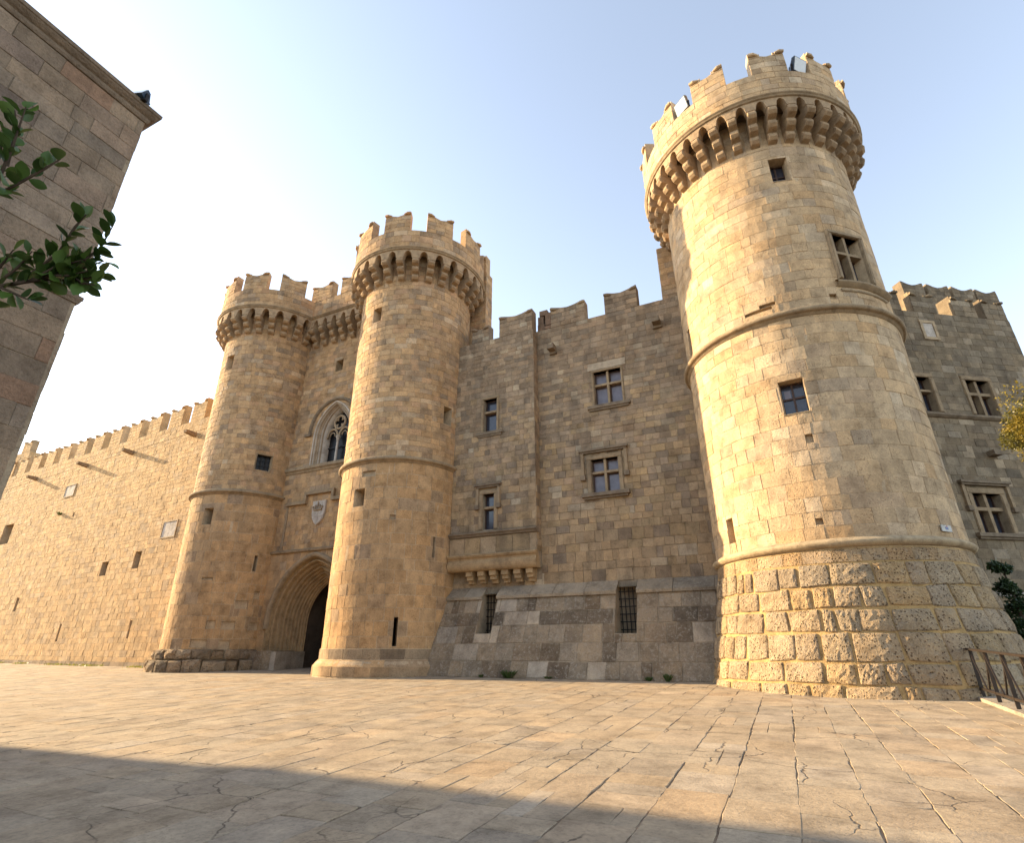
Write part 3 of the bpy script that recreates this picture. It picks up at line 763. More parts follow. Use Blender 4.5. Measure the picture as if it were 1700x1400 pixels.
# bell-shaped plinth of the right gate tower
Rm = SM.prof(1)
def plinth_prof(z): return Rm + (.05 if z > 1.25 else .05 + .24 * min(1, (1.25 - z) / .25) ** .7)
SP = Cyl(*MTC, Rm, plinth_prof)
core(SP, 'plinth_core', -180, 180, -.2, 1.66, M_MORTAR, mt, zs=[.65, .95, 1.0, 1.06, 1.12, 1.18, 1.24, 1.3])
masonry(SP, [(-115, 140, G0 - .03, 1.0, .36, .38, .6, 1.1, pal((.46, .325, .19), .8, 1.15, [(.3, (.36, .26, .16))]), 331, {'proud': .012}), (-115, 140, 1.0, 1.25, .25, .26, .7, 1.2, T_TLOW, 332, {'proud': .012}), (-115, 140, 1.25, 1.64, .38, .4, .6, 1.1, T_PLINTH, 333, {'proud': .02})], mt, M_STONE, maxn=60, name='plinth_stone')
lt, SLT = gate_tower(*LTC, lambda z: 2.66 + .016 * z, 3.66, 'gate tower beside the long sunlit wall, with patched blocks and worn boulders at its foot',
    [(53.5, 69, 10.85, 11.72)], [(-9, 3, 17.12, 18.05), (8, 19.5, 7.72, 8.6), (71, 74.5, 5.42, 6.24)],
    [(24, 40.5, 1.72, 2.1), (52, 62.5, 1.66, 2.05), (36.5, 45, 2.58, 2.96), (51, 64, 2.55, 2.93), (78, 92, 2.54, 2.92), (60, 73.5, 3.55, 3.95), (78, 84.5, 4.06, 4.42), (22, 34, 4.9, 5.02)],
    9.52, 19.34, 20.32, 20.88, 22.2, 1.3, 3.9, 20, 24, 400)
# ledge of worn blocks round its foot
rng = random.Random(77); k = 1 / rad(1) / 3.0
for (za, zb, R_) in ((G0 - .15, 1.18, 3.12), (1.18, 1.64, 2.86)):
    Sx = Cyl(*LTC, R_); u = -75
    while u < 128:
        w = rng.uniform(.5, 1.05); t_ = T_PLINTH(rng, 0, 0)
        if rng.random() < .4: t_ = (t_[0] * 1.35, t_[1] * 1.3, t_[2] * 1.25)
        mb = MB(); stone(mb, Sx, u, u + w * k, za, zb + rng.uniform(-.06, .03), t_, rng, gap=.03, ch=.05, proud=rng.uniform(-.02, .08), bulge=.05, nu=4, nz=3, jit=.03)
        # top of the block back to the tower
        a_, b_ = u + .02 * k, u + w * k - .02 * k
        q = [Sx.P(a_ + (b_ - a_) * i / 3, zb - .05, .0) for i in range(4)] + [SLT.P(a_ + (b_ - a_) * i / 3, zb - .0, -.05) for i in range(4)]
        mb.add(q, [(i, i + 1, i + 5, i + 4) for i in range(3)], t_)
        mb.build('plinth_stone', M_RUST, lt); u += w * k

# ------------------------------------------------------------------ gate wall with portal and tracery window
gw = thing('gate_wall', (-21.5, FY, G0), 'recessed wall between the gate towers with pointed portal, coat of arms and tracery window', 'building')
S = Plane(0, FY)
PC = -21.5
def arch_hw(z, a, zs_, apex):
    if z <= zs_: return a
    r = apex - zs_; R = (a * a + r * r) / (2 * a)
    if z >= apex: return 0
    return max(0, math.sqrt(max(0, R * R - (z - zs_) ** 2)) - (R - a))
PZS = 2.9
def arch_holes(S, uc, a, zs_, apex, z0, depth, n, shrink=0.0):
    S.holes.append((uc - a, uc + a, z0, zs_, depth, False)); S.sholes.append((uc - a, uc + a, z0, zs_))
    for i in range(n):
        z = zs_ + (apex - zs_) * i / n; z2 = zs_ + (apex - zs_) * (i + 1) / n
        w = arch_hw((z + z2) / 2, a, zs_, apex) 
        if w > .02: S.holes.append((uc - w, uc + w, z, z2, depth, False)); S.sholes.append((uc - w, uc + w, z, z2))
arch_holes(S, PC, 2.76, PZS, 6.22, -.2, .3, 44)
def sweep_arch(S, name, root, uc, prof, zs_, z0, mat, n=16, tint=TRIM, smooth=True):
    """prof: list of (half width, apex, depth outward) swept round a pointed arch and down its jambs"""
    mb = MB(); V = []; m = len(prof); path = []
    for i in range(2 * n + 3):
        for (a, ap, d) in prof:
            r = ap - zs_; R = (a * a + r * r) / (2 * a); c = R - a; th1 = math.atan2(r, c)
            if i == 0: x, z = -a, z0
            elif i == 2 * n + 2: x, z = a, z0
            elif i <= n + 1:
                th = th1 * (i - 1) / n; x, z = -(R * math.cos(th) - c), zs_ + R * math.sin(th)
            else:
                th = th1 * (2 * n + 1 - i) / n; x, z = R * math.cos(th) - c, zs_ + R * math.sin(th)
            V.append(S.P(uc + x, z, d))
    rows = 2 * n + 3
    F = [(i * m + j, i * m + j + 1, (i + 1) * m + j + 1, (i + 1) * m + j) for i in range(rows - 1) for j in range(m - 1)]
    mb.add(V, F, tint); return mb.build(name, mat, root, smooth)
def order_prof(a0, a1, p0, p1, d0, d1, wave):
    """one order of the arch: a roll at its arris, a hollow behind it"""
    out = []
    for t, k in ((0, 0), (.12, .5), (.22, -.6), (.34, -1), (.46, -.4), (.52, .55), (.62, 1), (.74, .55), (.80, -.3), (.9, -.5), (1, 0)):
        a = a0 + (a1 - a0) * t; p = p0 + (p1 - p0) * t; d = d0 + (d1 - d0) * t
        out.append((a - wave * .35 * k, p - wave * .35 * k, d + wave * k))
    return out
NO = 5; A0, A1, Q0, Q1, D0, D1 = 2.72, 1.22, 6.18, 4.92, .02, -1.3
FS = (0, .30, .52, .70, .86, 1.0)
for i in range(NO):
    f0, f1 = FS[i], FS[i + 1]
    sweep_arch(S, 'archivolt', gw, PC, order_prof(A0 + (A1 - A0) * f0, A0 + (A1 - A0) * f1, Q0 + (Q1 - Q0) * f0, Q0 + (Q1 - Q0) * f1, D0 + (D1 - D0) * f0, D0 + (D1 - D0) * f1, (.10, .085, .07, .06, .05)[i]), PZS, 1.5, M_TRIM, tint=(.43, .31, .17))
sweep_arch(S, 'hood_mould', gw, PC, [(2.62, 6.08, -.06), (2.64, 6.10, .08), (2.74, 6.20, .14), (2.84, 6.30, .12), (2.9, 6.36, -.02)], PZS, PZS - .3, M_TRIM, tint=TRIM)
for s in (-1, 1):           # the stone bench at the foot of the jambs, block by block
    rng = random.Random(90 + s); x = 1.16
    for i in range(5):
        w = (.34, .38, .36, .42, .5)[i]; d1 = (.55 - i * .02) if s < 0 else .04; mb = MB()
        a, b = sorted((s * x, s * (x + w - .012)))
        lbox(mb, S, PC, G0 - .1, a, b, 0, .98 + rng.uniform(-.03, .02), -1.35 if i < 3 else -.2, d1 - rng.uniform(0, .05), T_PLINTH(rng, 0, 0) if i else (.42, .37, .3))
        mb.build('plinth_stone', M_BATTER, gw); x += w
# passage behind the portal, closed by a timber door
mb = MB(); hw, zt = 1.3, 5.1; y0, y1 = -1.28, -6.5
q = [S.P(PC - hw, .3, y0), S.P(PC + hw, .3, y0), S.P(PC + hw, zt, y0), S.P(PC - hw, zt, y0)]; q2 = [S.P(PC - hw, .3, y1), S.P(PC + hw, .3, y1), S.P(PC + hw, zt, y1), S.P(PC - hw, zt, y1)]
mb.add(q + q2, [(0, 4, 5, 1), (1, 5, 6, 2), (2, 6, 7, 3), (3, 7, 4, 0), (4, 5, 6, 7)], (.13, .105, .08)); mb.build('gate_passage', M_FAC, gw)  # passage stone tinted dark, so the gateway's shade is partly in the colour
mb = MB()
for i in range(8): lbox(mb, S, PC, G0, -1.28 + i * .32, -1.28 + i * .32 + .31, .02, 4.4, -4.0, -3.9 + .012 * (i % 2), (.05, .035, .025))
mb.build('gate_door', M_WOOD, gw)
# tracery window
WC = -21.5; WZ = 13.0
arch_holes(S, WC, 1.36, WZ, 14.98, 11.28, .3, 30)
sweep_arch(S, 'hood_mould', gw, WC, [(1.62, 15.06, 0), (1.66, 15.1, .12), (1.76, 15.18, .16), (1.84, 15.24, .08), (1.86, 15.26, 0)], 13.35, 13.2, M_TRIM, tint=TRIMD)
for s in (-1, 1):
    mb = MB(); a, b = sorted((s * 1.6, s * 2.05)); lbox(mb, S, WC, 13.06, a, b, 0, .15, 0, .15, TRIMD); mb.build('hood_stop', M_TRIM, gw)
for i, (a0, a1, p0, p1, d0, d1) in enumerate(((1.36, 1.14, 14.98, 14.84, .03, -.14), (1.14, .94, 14.84, 14.72, -.14, -.34))):
    sweep_arch(S, 'archivolt', gw, WC, order_prof(a0, a1, p0, p1, d0, d1, .05), WZ, 11.26, M_TRIM, tint=(.44, .36, .26))
sweep_arch(S, 'window_jamb', gw, WC, [(1.44, 15.06, -.02), (1.42, 15.04, .05), (1.36, 14.98, .05), (1.34, 14.96, -.02), (.94, 14.72, -.34), (.86, 14.62, -.42), (.84, 14.6, -.7)], WZ, 11.26, M_MARBLE)
def sb(pts, r, name, mat, root, n=8):
    mb = MB(); tube(mb, pts, [r] * len(pts), n); return mb.build(name, mat, root, smooth=True)
tr = MB()
cz = 13.86
for i in range(1): pass
ringp = [S.P(WC + .40 * math.cos(rad(a)), cz + .40 * math.sin(rad(a)), -.46) for a in range(0, 361, 15)]
tube(tr, ringp, [.07] * len(ringp), 8, cap=False)
for q in range(4):          # quatrefoil cusps
    c0 = rad(45 + 90 * q)
    mbp = [S.P(WC + .205 * math.cos(rad(90 * q)) + .175 * math.cos(rad(a)), cz + .205 * math.sin(rad(90 * q)) + .175 * math.sin(rad(a)), -.46) for a in range(90 * q - 125, 90 * q + 126, 25)]
    tube(tr, mbp, [.04] * len(mbp), 6)
for s in (-1, 1):
    c = WC + s * .44
    p = [S.P(c + .38 * math.cos(rad(a)), 12.95 + (.52 if 20 < a < 160 else .52) * math.sin(rad(a)), -.46) for a in range(0, 181, 12)]
    tube(tr, p, [.065] * len(p), 8)
    p = [S.P(c + .17 * math.cos(rad(a)) , 12.98 + .17 * math.sin(rad(a)) + .1, -.46) for a in range(-20, 201, 20)]
    tube(tr, p, [.035] * len(p), 6)
tag(tr.build('tracery', M_TRIM, gw, smooth=True))
mb = MB()
prof = [(.13, 0), (.13, .06), (.09, .12), (.11, .17), (.075, .22), (.068, 1.3), (.065, 1.42), (.09, 1.45), (.08, 1.49), (.12, 1.62), (.15, 1.66), (.15, 1.72)]
tube(mb, [S.P(WC, 11.28 + z, -.46) for r, z in prof], [r for r, z in prof], 12); mb.build('column', M_MARBLE, gw, smooth=True)
mb = MB()
for s in (-1, 1): lbox(mb, S, WC, 12.35, *sorted((s * .05, s * .86)), 0, .06, -.66, -.62)
lbox(mb, S, WC, 11.2, -1.0, 1.0, 0, 3.8, -.80, -.72); p = mb.build('pane', M_DARKG, gw)
line_mould(S, 'ledge', gw, -25.2, -17.9, 11.02, [(-.02, -.2), (.06, -.16), (.12, -.03), (.2, .0), (.2, .1), (.16, .2), (-.02, .26)], TRIM)
line_mould(S, 'ledge', gw, -25.2, -17.9, 6.44, [(-.02, -.08), (.14, -.05), (.17, .03), (.0, .12)], TRIM)
mb = MB()                    # stepped label mould over the arms
for (x0, x1, z0, z1) in ((-24.1, -22.62, 8.98, 9.16), (-22.78, -22.62, 9.16, 9.46), (-22.78, -20.66, 9.462, 9.64), (-20.82, -20.66, 9.16, 9.46), (-20.82, -19.3, 8.98, 9.16), (-24.1, -23.96, 6.6, 8.978)):
    dd = .2 if z0 > 8 else .05
    lbox(mb, S, (x0 + x1) / 2, z0, -(x1 - x0) / 2, (x1 - x0) / 2, 0, z1 - z0, 0, dd, TRIM)
mb.build('label_mould', M_TRIM, gw)
# coat of arms: pointed shield under a crown
mb = MB(); O = (-21.66, 8.44)
pts = [(-.46, .62), (.46, .62), (.46, -.05), (.38, -.35), (.2, -.58), (-.04, -.72), (-.24, -.55), (-.4, -.3), (-.46, -.05)]
n = len(pts); fr = [S.P(O[0] + x * .9, O[1] + z * .96, .13) for x, z in pts]; md = [S.P(O[0] + x, O[1] + z, .09) for x, z in pts]; bk = [S.P(O[0] + x, O[1] + z, -.01) for x, z in pts]
F = [tuple(range(n))[::-1]]
for i in range(n):
    j = (i + 1) % n; F += [(i, j, n + j, n + i), (n + i, n + j, 2 * n + j, 2 * n + i)]
mb.add(fr + md + bk, F); coat = mb.build('coat_of_arms', M_MARBLE, gw)
mb = MB(); cz0 = O[1] + .12
tube(mb, [S.P(O[0] - .3, cz0, .17), S.P(O[0], cz0 - .03, .19), S.P(O[0] + .3, cz0, .17)], [.045] * 3, 6)
for x, h_ in ((-.3, .2), (-.15, .26), (0, .3), (.15, .26), (.3, .2)):
    tube(mb, [S.P(O[0] + x * .9, cz0 + .03, .16), S.P(O[0] + x * 1.05, cz0 + h_ * .75, .18), S.P(O[0] + x * 1.0, cz0 + h_, .17)], [.03, .045, .03], 6)
tube(mb, [S.P(O[0], cz0 + .3, .17), S.P(O[0], cz0 + .43, .17)], [.025, .02], 5); tube(mb, [S.P(O[0] - .05, cz0 + .38, .17), S.P(O[0] + .05, cz0 + .38, .17)], [.02, .02], 5)
mb.build('crown', M_TRIM, coat)
mb = MB(); lbox(mb, S, O[0], O[1] - .5, -.05, .05, 0, .5, .12, .155, (.5, .46, .4)); lbox(mb, S, O[0], O[1] - .26, -.3, .3, 0, .1, .12, .15, (.5, .46, .4)); mb.build('cross', M_MARBLE, coat)
slot(S, gw, -22.02, -21.46, 17.1, 17.85)
core(S, 'wall', -26.2, -17.2, -.2, 20.3, M_MORTAR, gw)
S.sholes += []
masonry(S, [(-25.6, -17.6, 9.7, 19.9, .24, .33, .34, .66, T_TOWER, 61, {}), (-25.6, -17.6, 6.5, 9.7, .2, .3, .25, .5, T_TLOW, 62, {}), (-25.6, -17.6, 1.5, 6.5, .4, .56, .45, .9, T_TLOW, 63, {})], gw, M_STONE, maxn=220)
cm = corbel_mesh(.34, 1.15, .72)
for i in range(11): place(cm, 'corbel', gw, (-25.3 + .735 * i + .01, FY, 19.15), 0)
mb = MB(); am = None
for i in range(10):         # flat arcade between the corbels
    x = -25.3 + .735 * i + .3675; m2 = MB(); V = []; xs = [-.3675] + [-.19 + .38 * j / 8 for j in range(9)] + [.3675]
    for xx in xs:
        zb = 20.3 + (math.sqrt(max(0, .19 ** 2 - xx * xx)) / .19 * .42 if abs(xx) < .1901 else 0)
        for d, z in ((.75, zb), (.75, 20.9), (.4, 20.9), (.4, zb)): V.append(S.P(x + xx, z, d))
    F = []
    for j in range(len(xs) - 1):
        a, b = j * 4, j * 4 + 4; F += [(a, b, b + 1, a + 1), (a + 3, b + 3, b, a)]
    m2.add(V, F, (.42, .315, .2)); m2.build('corbel_arch', M_TRIM, gw)
Sg = Plane(0, FY - .75)
core(Sg, 'parapet', -25.4, -18.0, 20.9, 22.2, M_MORTAR, gw, thick=.5)
mb = MB(); lbox(mb, Sg, -21.6, 20.75, -3.7, 3.7, 0, .15, -1.6, -.3, TRIMD); mb.build('wall_walk', M_TRIM, gw)
line_mould(Sg, 'parapet_moulding', gw, -25.4, -18.0, 20.95, [(0, -.1), (.08, -.05), (.06, -.02), (.13, .04), (.10, .08), (.0, .11)], TRIM)
masonry(Sg, [(-25.4, -18.0, 21.05, 22.2, .26, .34, .35, .7, T_TOWER, 64, {})], gw, M_STONE, maxn=60)
for i, u in enumerate((-23.35, -20.9, -18.9)): merlon(Sg, gw, u, 1.7 if i < 2 else 1.2, 22.2, 1.3, .45, M_STONE, T_TOWER, 65 + i)

# ------------------------------------------------------------------ long curtain wall on the left
LA = rad(-4)
lw = thing('curtain_wall', (-40, 20.6, G0), 'long sunlit castle wall with battlements running left from the gate towers', 'wall')
S = Plane(-29.5, 20.8, LA)
def ltop(u): return 16.05 - .012 * u
for a, b, c, d in ((-30.6, -28.8, 9.9, 11.6), (-11.75, -10.95, 6.18, 7.1), (-7.85, -7.08, 6.4, 7.48), (-23.2, -22.75, 4.28, 5.28), (-15.05, -14.8, 2.13, 3.23), (-6.32, -6.1, 2.25, 3.25)): slot(S, lw, a, b, c, d, 1.3)
sockets(S, [(-18.5, -18.2, 11.0, 11.3)], .15)
def plaque(S, root, u0, u1, z0, z1, name='marble_plaque', fw=.1, lines=1):
    u = (u0 + u1) / 2; W = u1 - u0; mb = MB()
    for (a, b, c, d) in ((-W / 2 - fw, -W / 2, -fw, z1 - z0 + fw), (W / 2, W / 2 + fw, -fw, z1 - z0 + fw), (-W / 2, W / 2, -fw, 0), (-W / 2, W / 2, z1 - z0, z1 - z0 + fw)): lbox(mb, S, u, z0, a, b, c, d, -.05, .06, (.48, .38, .25))
    p = mb.build('plaque_frame', M_TRIM, root); mb = MB(); n = lines
    for i in range(n): lbox(mb, S, u, z0, -W / 2 + W * i / n + .008, -W / 2 + W * (i + 1) / n - .008, .005, z1 - z0 - .005, -.05, .025)
    mb.build(name, M_MARBLE, p); S.sholes.append((u0 - fw, u1 + fw, z0 - fw, z1 + fw))
plaque(S, lw, -21.0, -19.5, 12.85, 13.72, lines=2, fw=.07); plaque(S, lw, -5.3, -3.85, 8.15, 9.1, lines=2, fw=.08)
for (u, z) in ((-12.0, 15.06), (-18.7, 15.17), (-27.5, 15.4), (-4.28, 14.98)):
    mb = MB(); box8(mb, [S.P(u - .17, z - .2, -.2), S.P(u + .17, z - .2, -.2), S.P(u + .17, z - .06, .72), S.P(u - .17, z - .06, .72), S.P(u - .17, z + .02, -.2), S.P(u + .17, z + .02, -.2), S.P(u + .17, z + .05, .75), S.P(u - .17, z + .05, .75)], (.30, .22, .14))
    for s in (-1, 1): box8(mb, [S.P(u + s * .13 - .035, z + .02, -.2), S.P(u + s * .13 + .035, z + .02, -.2), S.P(u + s * .13 + .035, z + .05, .75), S.P(u + s * .13 - .035, z + .05, .75), S.P(u + s * .13 - .035, z + .1, -.2), S.P(u + s * .13 + .035, z + .1, -.2), S.P(u + s * .13 + .035, z + .12, .75), S.P(u + s * .13 - .035, z + .12, .75)], (.30, .22, .14))
    mb.build('drain_spout', M_TRIM, lw)
core(S, 'wall', -36, 1.2, -.2, 15.2, M_MORTAR, lw, thick=1.5)
mb = MB()
for i in range(14):
    a, b = -36 + 2.66 * i, -36 + 2.66 * (i + 1); b = min(b, 1.2)
    box8(mb, [S.P(a, 15.2), S.P(b, 15.2), S.P(b, 15.2, -.5), S.P(a, 15.2, -.5), S.P(a, ltop(a)), S.P(b, ltop(b)), S.P(b, ltop(b), -.5), S.P(a, ltop(a), -.5)], (.40, .31, .2))
mb.build('parapet', M_MORTAR, lw)
masonry(S, [(-36, 1.0, 7.6, 15.22, .22, .32, .34, .7, T_LWALL, 71, {'proud': .011, 'jit': .01}), (-36, 1.0, .95, 7.6, .26, .4, .38, .8, T_LWALL, 72, {'proud': .012, 'jit': .012}), (-36, 1.0, G0 - .05, .95, .34, .38, .5, 1.0, T_PLINTH, 73, {'proud': .05, 'jit': .02})], lw, M_STONE, maxn=300)
for i in range(14):
    a, b = -36 + 2.66 * i, min(-36 + 2.66 * (i + 1), 1.0)
    Sl = S; zt = min(ltop(a), ltop(b)); Sl.sholes = []
    masonry(Sl, [(a, b, 15.22, zt, .24, .34, .34, .7, T_LWALL, 740 + i, {'proud': .022})], lw, M_STONE, maxn=0)
for i in range(12): u = -4.55 - 2.7 * i; merlon(S, lw, u, 1.6, ltop(u) - .02, 1.6, .5, M_STONE, T_LWALL, 750 + i, dip=.3)
# look-out at the far end of the wall
block_tower('corner_turret', -64.5, -61.2, 23.2, 26, 8, 18.8, 'small turret at the far left end of the long wall', T_LWALL, 261, M_STONE, M_MORTAR, [(2.4, 1.5)])

# ------------------------------------------------------------------ the great round tower
RTC = (1.70, 20.4)
rt = thing('round_tower', (*RTC, G0), 'great round tower with pitted boulder base, two floodlights and overhanging battlements', 'tower')
S = Cyl(*RTC, 3.51)
window(S, rt, 9.2, 19.4, 17.03, 18.12, 'timber', depth=.5, sur=0, trans=.52, glass=M_GLASS, label='small square window high under the corbels')
window(S, rt, 31.5, 50.5, 12.66, 14.53, 'cross', depth=.4, sur=.15, trans=.62, label='four-light cross window')
wB = window(S, rt, -11.2, .2, 8.14, 9.25, 'timber', depth=.42, sur=0, trans=.55, label='square timber window of four panes')
mb = MB(); lbox(mb, S, -5.5, 8.77, -.24, -.06, .0, .26, -.38, -.34); mb.build('ventilator', M_CURTSKY, wB)
slot(S, rt, -67.8, -63.5, 11.9, 13.02); slot(S, rt, -55, -49.6, 4.68, 5.45, .7)
sockets(S, [(-4.5, -1.2, 7.15, 7.42), (-20, -6, 11.87, 11.99), (-12, -4, 11.992, 12.12), (22, 26, 11.88, 12.08), (-8, -5, 4.78, 4.96)], .12)
core(S, 'wall', -180, 180, 4.0, 20.38, M_MORTAR, rt, zs=[11.4])
masonry(S, [(-125, 140, 11.62, 20.2, .30, .42, .42, .88, T_ROUND, 81, {'gap': .007, 'proud': .009, 'ch': .005}), (-125, 140, 4.34, 11.45, .34, .46, .42, .85, T_ROUND, 82, {'gap': .016, 'proud': .008, 'ch': .004, 'jit': .01})], rt, M_STONE, maxn=300)
ring_mould(S, 'string_course', rt, 11.53, ROLL, tint=TRIM)
ring_mould(S, 'string_course', rt, 4.24, [(-.02, -.12), (.07, -.1), (.13, -.04), (.16, .02), (.13, .07), (-.02, .16)], tint=(.46, .37, .24))
ring_mould(S, 'window_ledge', rt, 12.46, [(-.02, -.12), (.06, -.1), (.10, -.03), (.16, .0), (.17, .07), (.12, .11), (-.02, .16)], 27, 66, tint=TRIM)
ring_mould(S, 'window_ledge', rt, 12.22, [(-.02, -.05), (.05, -.03), (.06, .04), (-.02, .07)], 29, 62, tint=TRIM)
# spreading boulder base
def base_prof(z): t = max(0, (4.05 - z) / 3.45); return 3.52 + .62 * t ** 1.25
SB = Cyl(*RTC, 3.8, base_prof)
core(SB, 'base_core', -180, 180, -1.6, 4.1, M_MORTARY, rt, zs=[-.8, 0, .6, 1.2, 1.8, 2.4, 3.0, 3.5])
RK = {'gap': .042, 'ch': .03, 'proud': .042, 'bulge': .022, 'nu': 7, 'nz': 5, 'jit': .035, 'rnd': .15}
masonry(SB, [(-120, 130, -1.0, 3.72, .46, .62, .5, 1.1, T_RUST, 84, RK), (-120, 130, 3.74, 4.08, .33, .34, .5, .9, T_ROUND, 85, {})], rt, M_RUST, maxn=150, smooth=False)
S2 = tower_top(S, rt, 3.51, 4.26, 38, 4.5, 18.8, 19.92, 20.38, 21.72, 1.22, 12, 17.7, 17.6, M_STONE, T_ROUND, 87, mslit=True, mmsplit=True, maxn=200, cw=.31)
# little junction box with a sign on the tower
g = thing('wall_sign', S.P(47, 4.55, .03), 'small white sign with a blue and red mark low on the round tower', 'sign')
mb = MB(); lbox(mb, S, 47, 4.52, -.2, .2, 0, .17, .03, .06); mb.build('plate', M_WHITE, g)
mb = MB(); lbox(mb, S, 47, 4.52, -.05, .06, .05, .12, .06, .066); mb.build('blue_mark', M_BLUE, g)
mb = MB(); lbox(mb, S, 47, 4.52, -.0, .05, .125, .155, .06, .066); mb.build('red_mark', M_RED, g)

# ------------------------------------------------------------------ shaded wing beyond the round tower
wang = math.pi / 2 - rad(55.5)
off = 18.0; wd = Vector((math.cos(wang), math.sin(wang), 0)); wnv = Vector((math.sin(wang), -math.cos(wang), 0))
wo_ = -wnv * off
wg = thing('palace_wing', (wo_.x + wd.x * 24, wo_.y + wd.y * 24, -1), 'tall shaded wing behind the round tower with three cross windows', 'building')
S = Plane(wo_.x, wo_.y, wang)
window(S, wg, 20.85, 21.5, 11.06, 12.72, 'transom', sur=.22, depth=.4, label='window half hidden by the round tower')
window(S, wg, 23.35, 24.55, 11.06, 12.76, 'cross', sur=.22, depth=.4, mull=.14, label='upper cross window')
window(S, wg, 21.66, 22.98, 5.83, 7.46, 'cross', sur=.24, depth=.4, hood=.95, sill=.2, mull=.14, label='lower cross window under a hood mould')
plaque(S, wg, 22.15, 22.7, 14.9, 15.66, fw=.14)
mb = MB(); lbox(mb, S, 23.3, 9.2, -.2, .2, -.1, .12, -.1, .35, TRIMD); mb.build('drain_spout', M_TRIM, wg)
core(S, 'wall', 16.5, 27.2, -1.5, 16.28, M_MORTARG, wg, thick=5)
line_mould(S, 'string_course', wg, 17, 27.2, 10.9, [(-.02, -.14), (.08, -.1), (.16, -.02), (.16, .06), (-.02, .12)], TRIMD)
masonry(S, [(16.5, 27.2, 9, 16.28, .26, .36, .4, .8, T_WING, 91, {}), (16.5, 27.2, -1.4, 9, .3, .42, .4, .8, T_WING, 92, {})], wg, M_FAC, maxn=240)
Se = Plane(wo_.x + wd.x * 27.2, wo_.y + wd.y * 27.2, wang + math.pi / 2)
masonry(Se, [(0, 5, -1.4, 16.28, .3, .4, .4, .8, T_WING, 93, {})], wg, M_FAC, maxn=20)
for i, u in enumerate((19.0, 20.75, 22.6, 24.85, 26.55)): merlon(S, wg, u if i != 1 else 20.7, 1.25 if i < 4 else 1.2, 16.28, 1.15, .7, M_FAC, T_WING, 95 + i)
Sr = Plane(wo_.x - wnv.x * 5, wo_.y - wnv.y * 5, wang)
rb = thing('rear_range', (wo_.x + wd.x * 30 - wnv.x * 5, wo_.y + wd.y * 30 - wnv.y * 5, -1), 'higher range with battlements seen over the shaded wing', 'building')
core(Sr, 'wall', 27.5, 34.7, -1.5, 21.0, M_MORTARG, rb, thick=4)
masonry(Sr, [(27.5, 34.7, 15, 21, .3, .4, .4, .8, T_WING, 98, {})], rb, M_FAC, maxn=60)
for i, u in enumerate((28.6, 30.4, 32.2, 33.9)): merlon(Sr, rb, u, 1.55, 21.0, 1.6, .6, M_FAC, T_WING, 99 + i, rolls=False)
# low garden wall in front of the wing
gwall = thing('low_wall', (wo_.x + wd.x * 22 + wnv.x * 1.5, wo_.y + wd.y * 22 + wnv.y * 1.5, -1.4), 'low shaded wall with pale coping behind the railing', 'wall')
Sg = Plane(wo_.x + wnv.x * 1.5, wo_.y + wnv.y * 1.5, wang)
core(Sg, 'wall', 17, 30, -1.5, 3.3, M_MORTARG, gwall, thick=.5)
masonry(Sg, [(17, 30, -1.4, 3.3, .3, .42, .4, .8, T_WING, 121, {})], gwall, M_FAC, maxn=40)
mb = MB(); lbox(mb, Sg, 23.5, 3.3, -6.5, 6.5, 0, .14, -.6, .1, (.4, .37, .33)); mb.build('coping', M_BATTER, gwall)

# ------------------------------------------------------------------ dark stone house on the left
HX, HY = -9.45, 3.45
hs = thing('corner_house', (HX, HY, 0), 'shaded stone house with a moulded cornice towering over the left edge', 'building')
S = Plane(HX, HY - 16, math.pi / 2)       # u runs to +Y, u = 16 at the far corner
Sn = Plane(HX, HY, math.pi)                # far flank, u runs towards -X
core(S, 'wall', 0, 16, -.3, 10.87, M_MORTARG, hs, thick=30)
sq = {'gap': .006, 'ch': .006, 'proud': .012, 'jit': .005}
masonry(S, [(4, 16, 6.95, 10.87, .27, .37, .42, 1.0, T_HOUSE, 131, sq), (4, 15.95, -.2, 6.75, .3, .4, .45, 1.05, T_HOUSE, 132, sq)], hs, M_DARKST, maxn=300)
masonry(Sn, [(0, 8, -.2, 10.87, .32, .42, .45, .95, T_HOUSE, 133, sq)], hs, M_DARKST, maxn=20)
def cornice(z, prof, name):
    mb = MB(); m = len(prof); V = []
    for corner in ((0, 0), (1, 0), (1, 1)):
        for d, dz in [(a_ * 1.05 if a_ > -.3 else a_, b_ * 1.2) for a_, b_ in prof]:
            if corner == (0, 0): V.append((HX + d, HY - 16, z + dz))
            elif corner == (1, 0): V.append((HX + d, HY + d, z + dz))
            else: V.append((HX - 30, HY + d, z + dz))
    F = [(i * m + j, (i + 1) * m + j, (i + 1) * m + j + 1, i * m + j + 1) for i in range(2) for j in range(m - 1)]
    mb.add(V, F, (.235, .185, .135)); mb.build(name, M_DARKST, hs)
cornice(10.87, [(-.02, 0), (.03, .01), (.05, .05), (.055, .09), (.09, .11), (.13, .15), (.14, .17), (.16, .18), (.165, .24), (.14, .26), (-.4, .30)], 'cornice')
cornice(6.72, [(-.02, 0), (.03, .01), (.045, .05), (.06, .07), (.06, .12), (-.02, .16)], 'string_course')

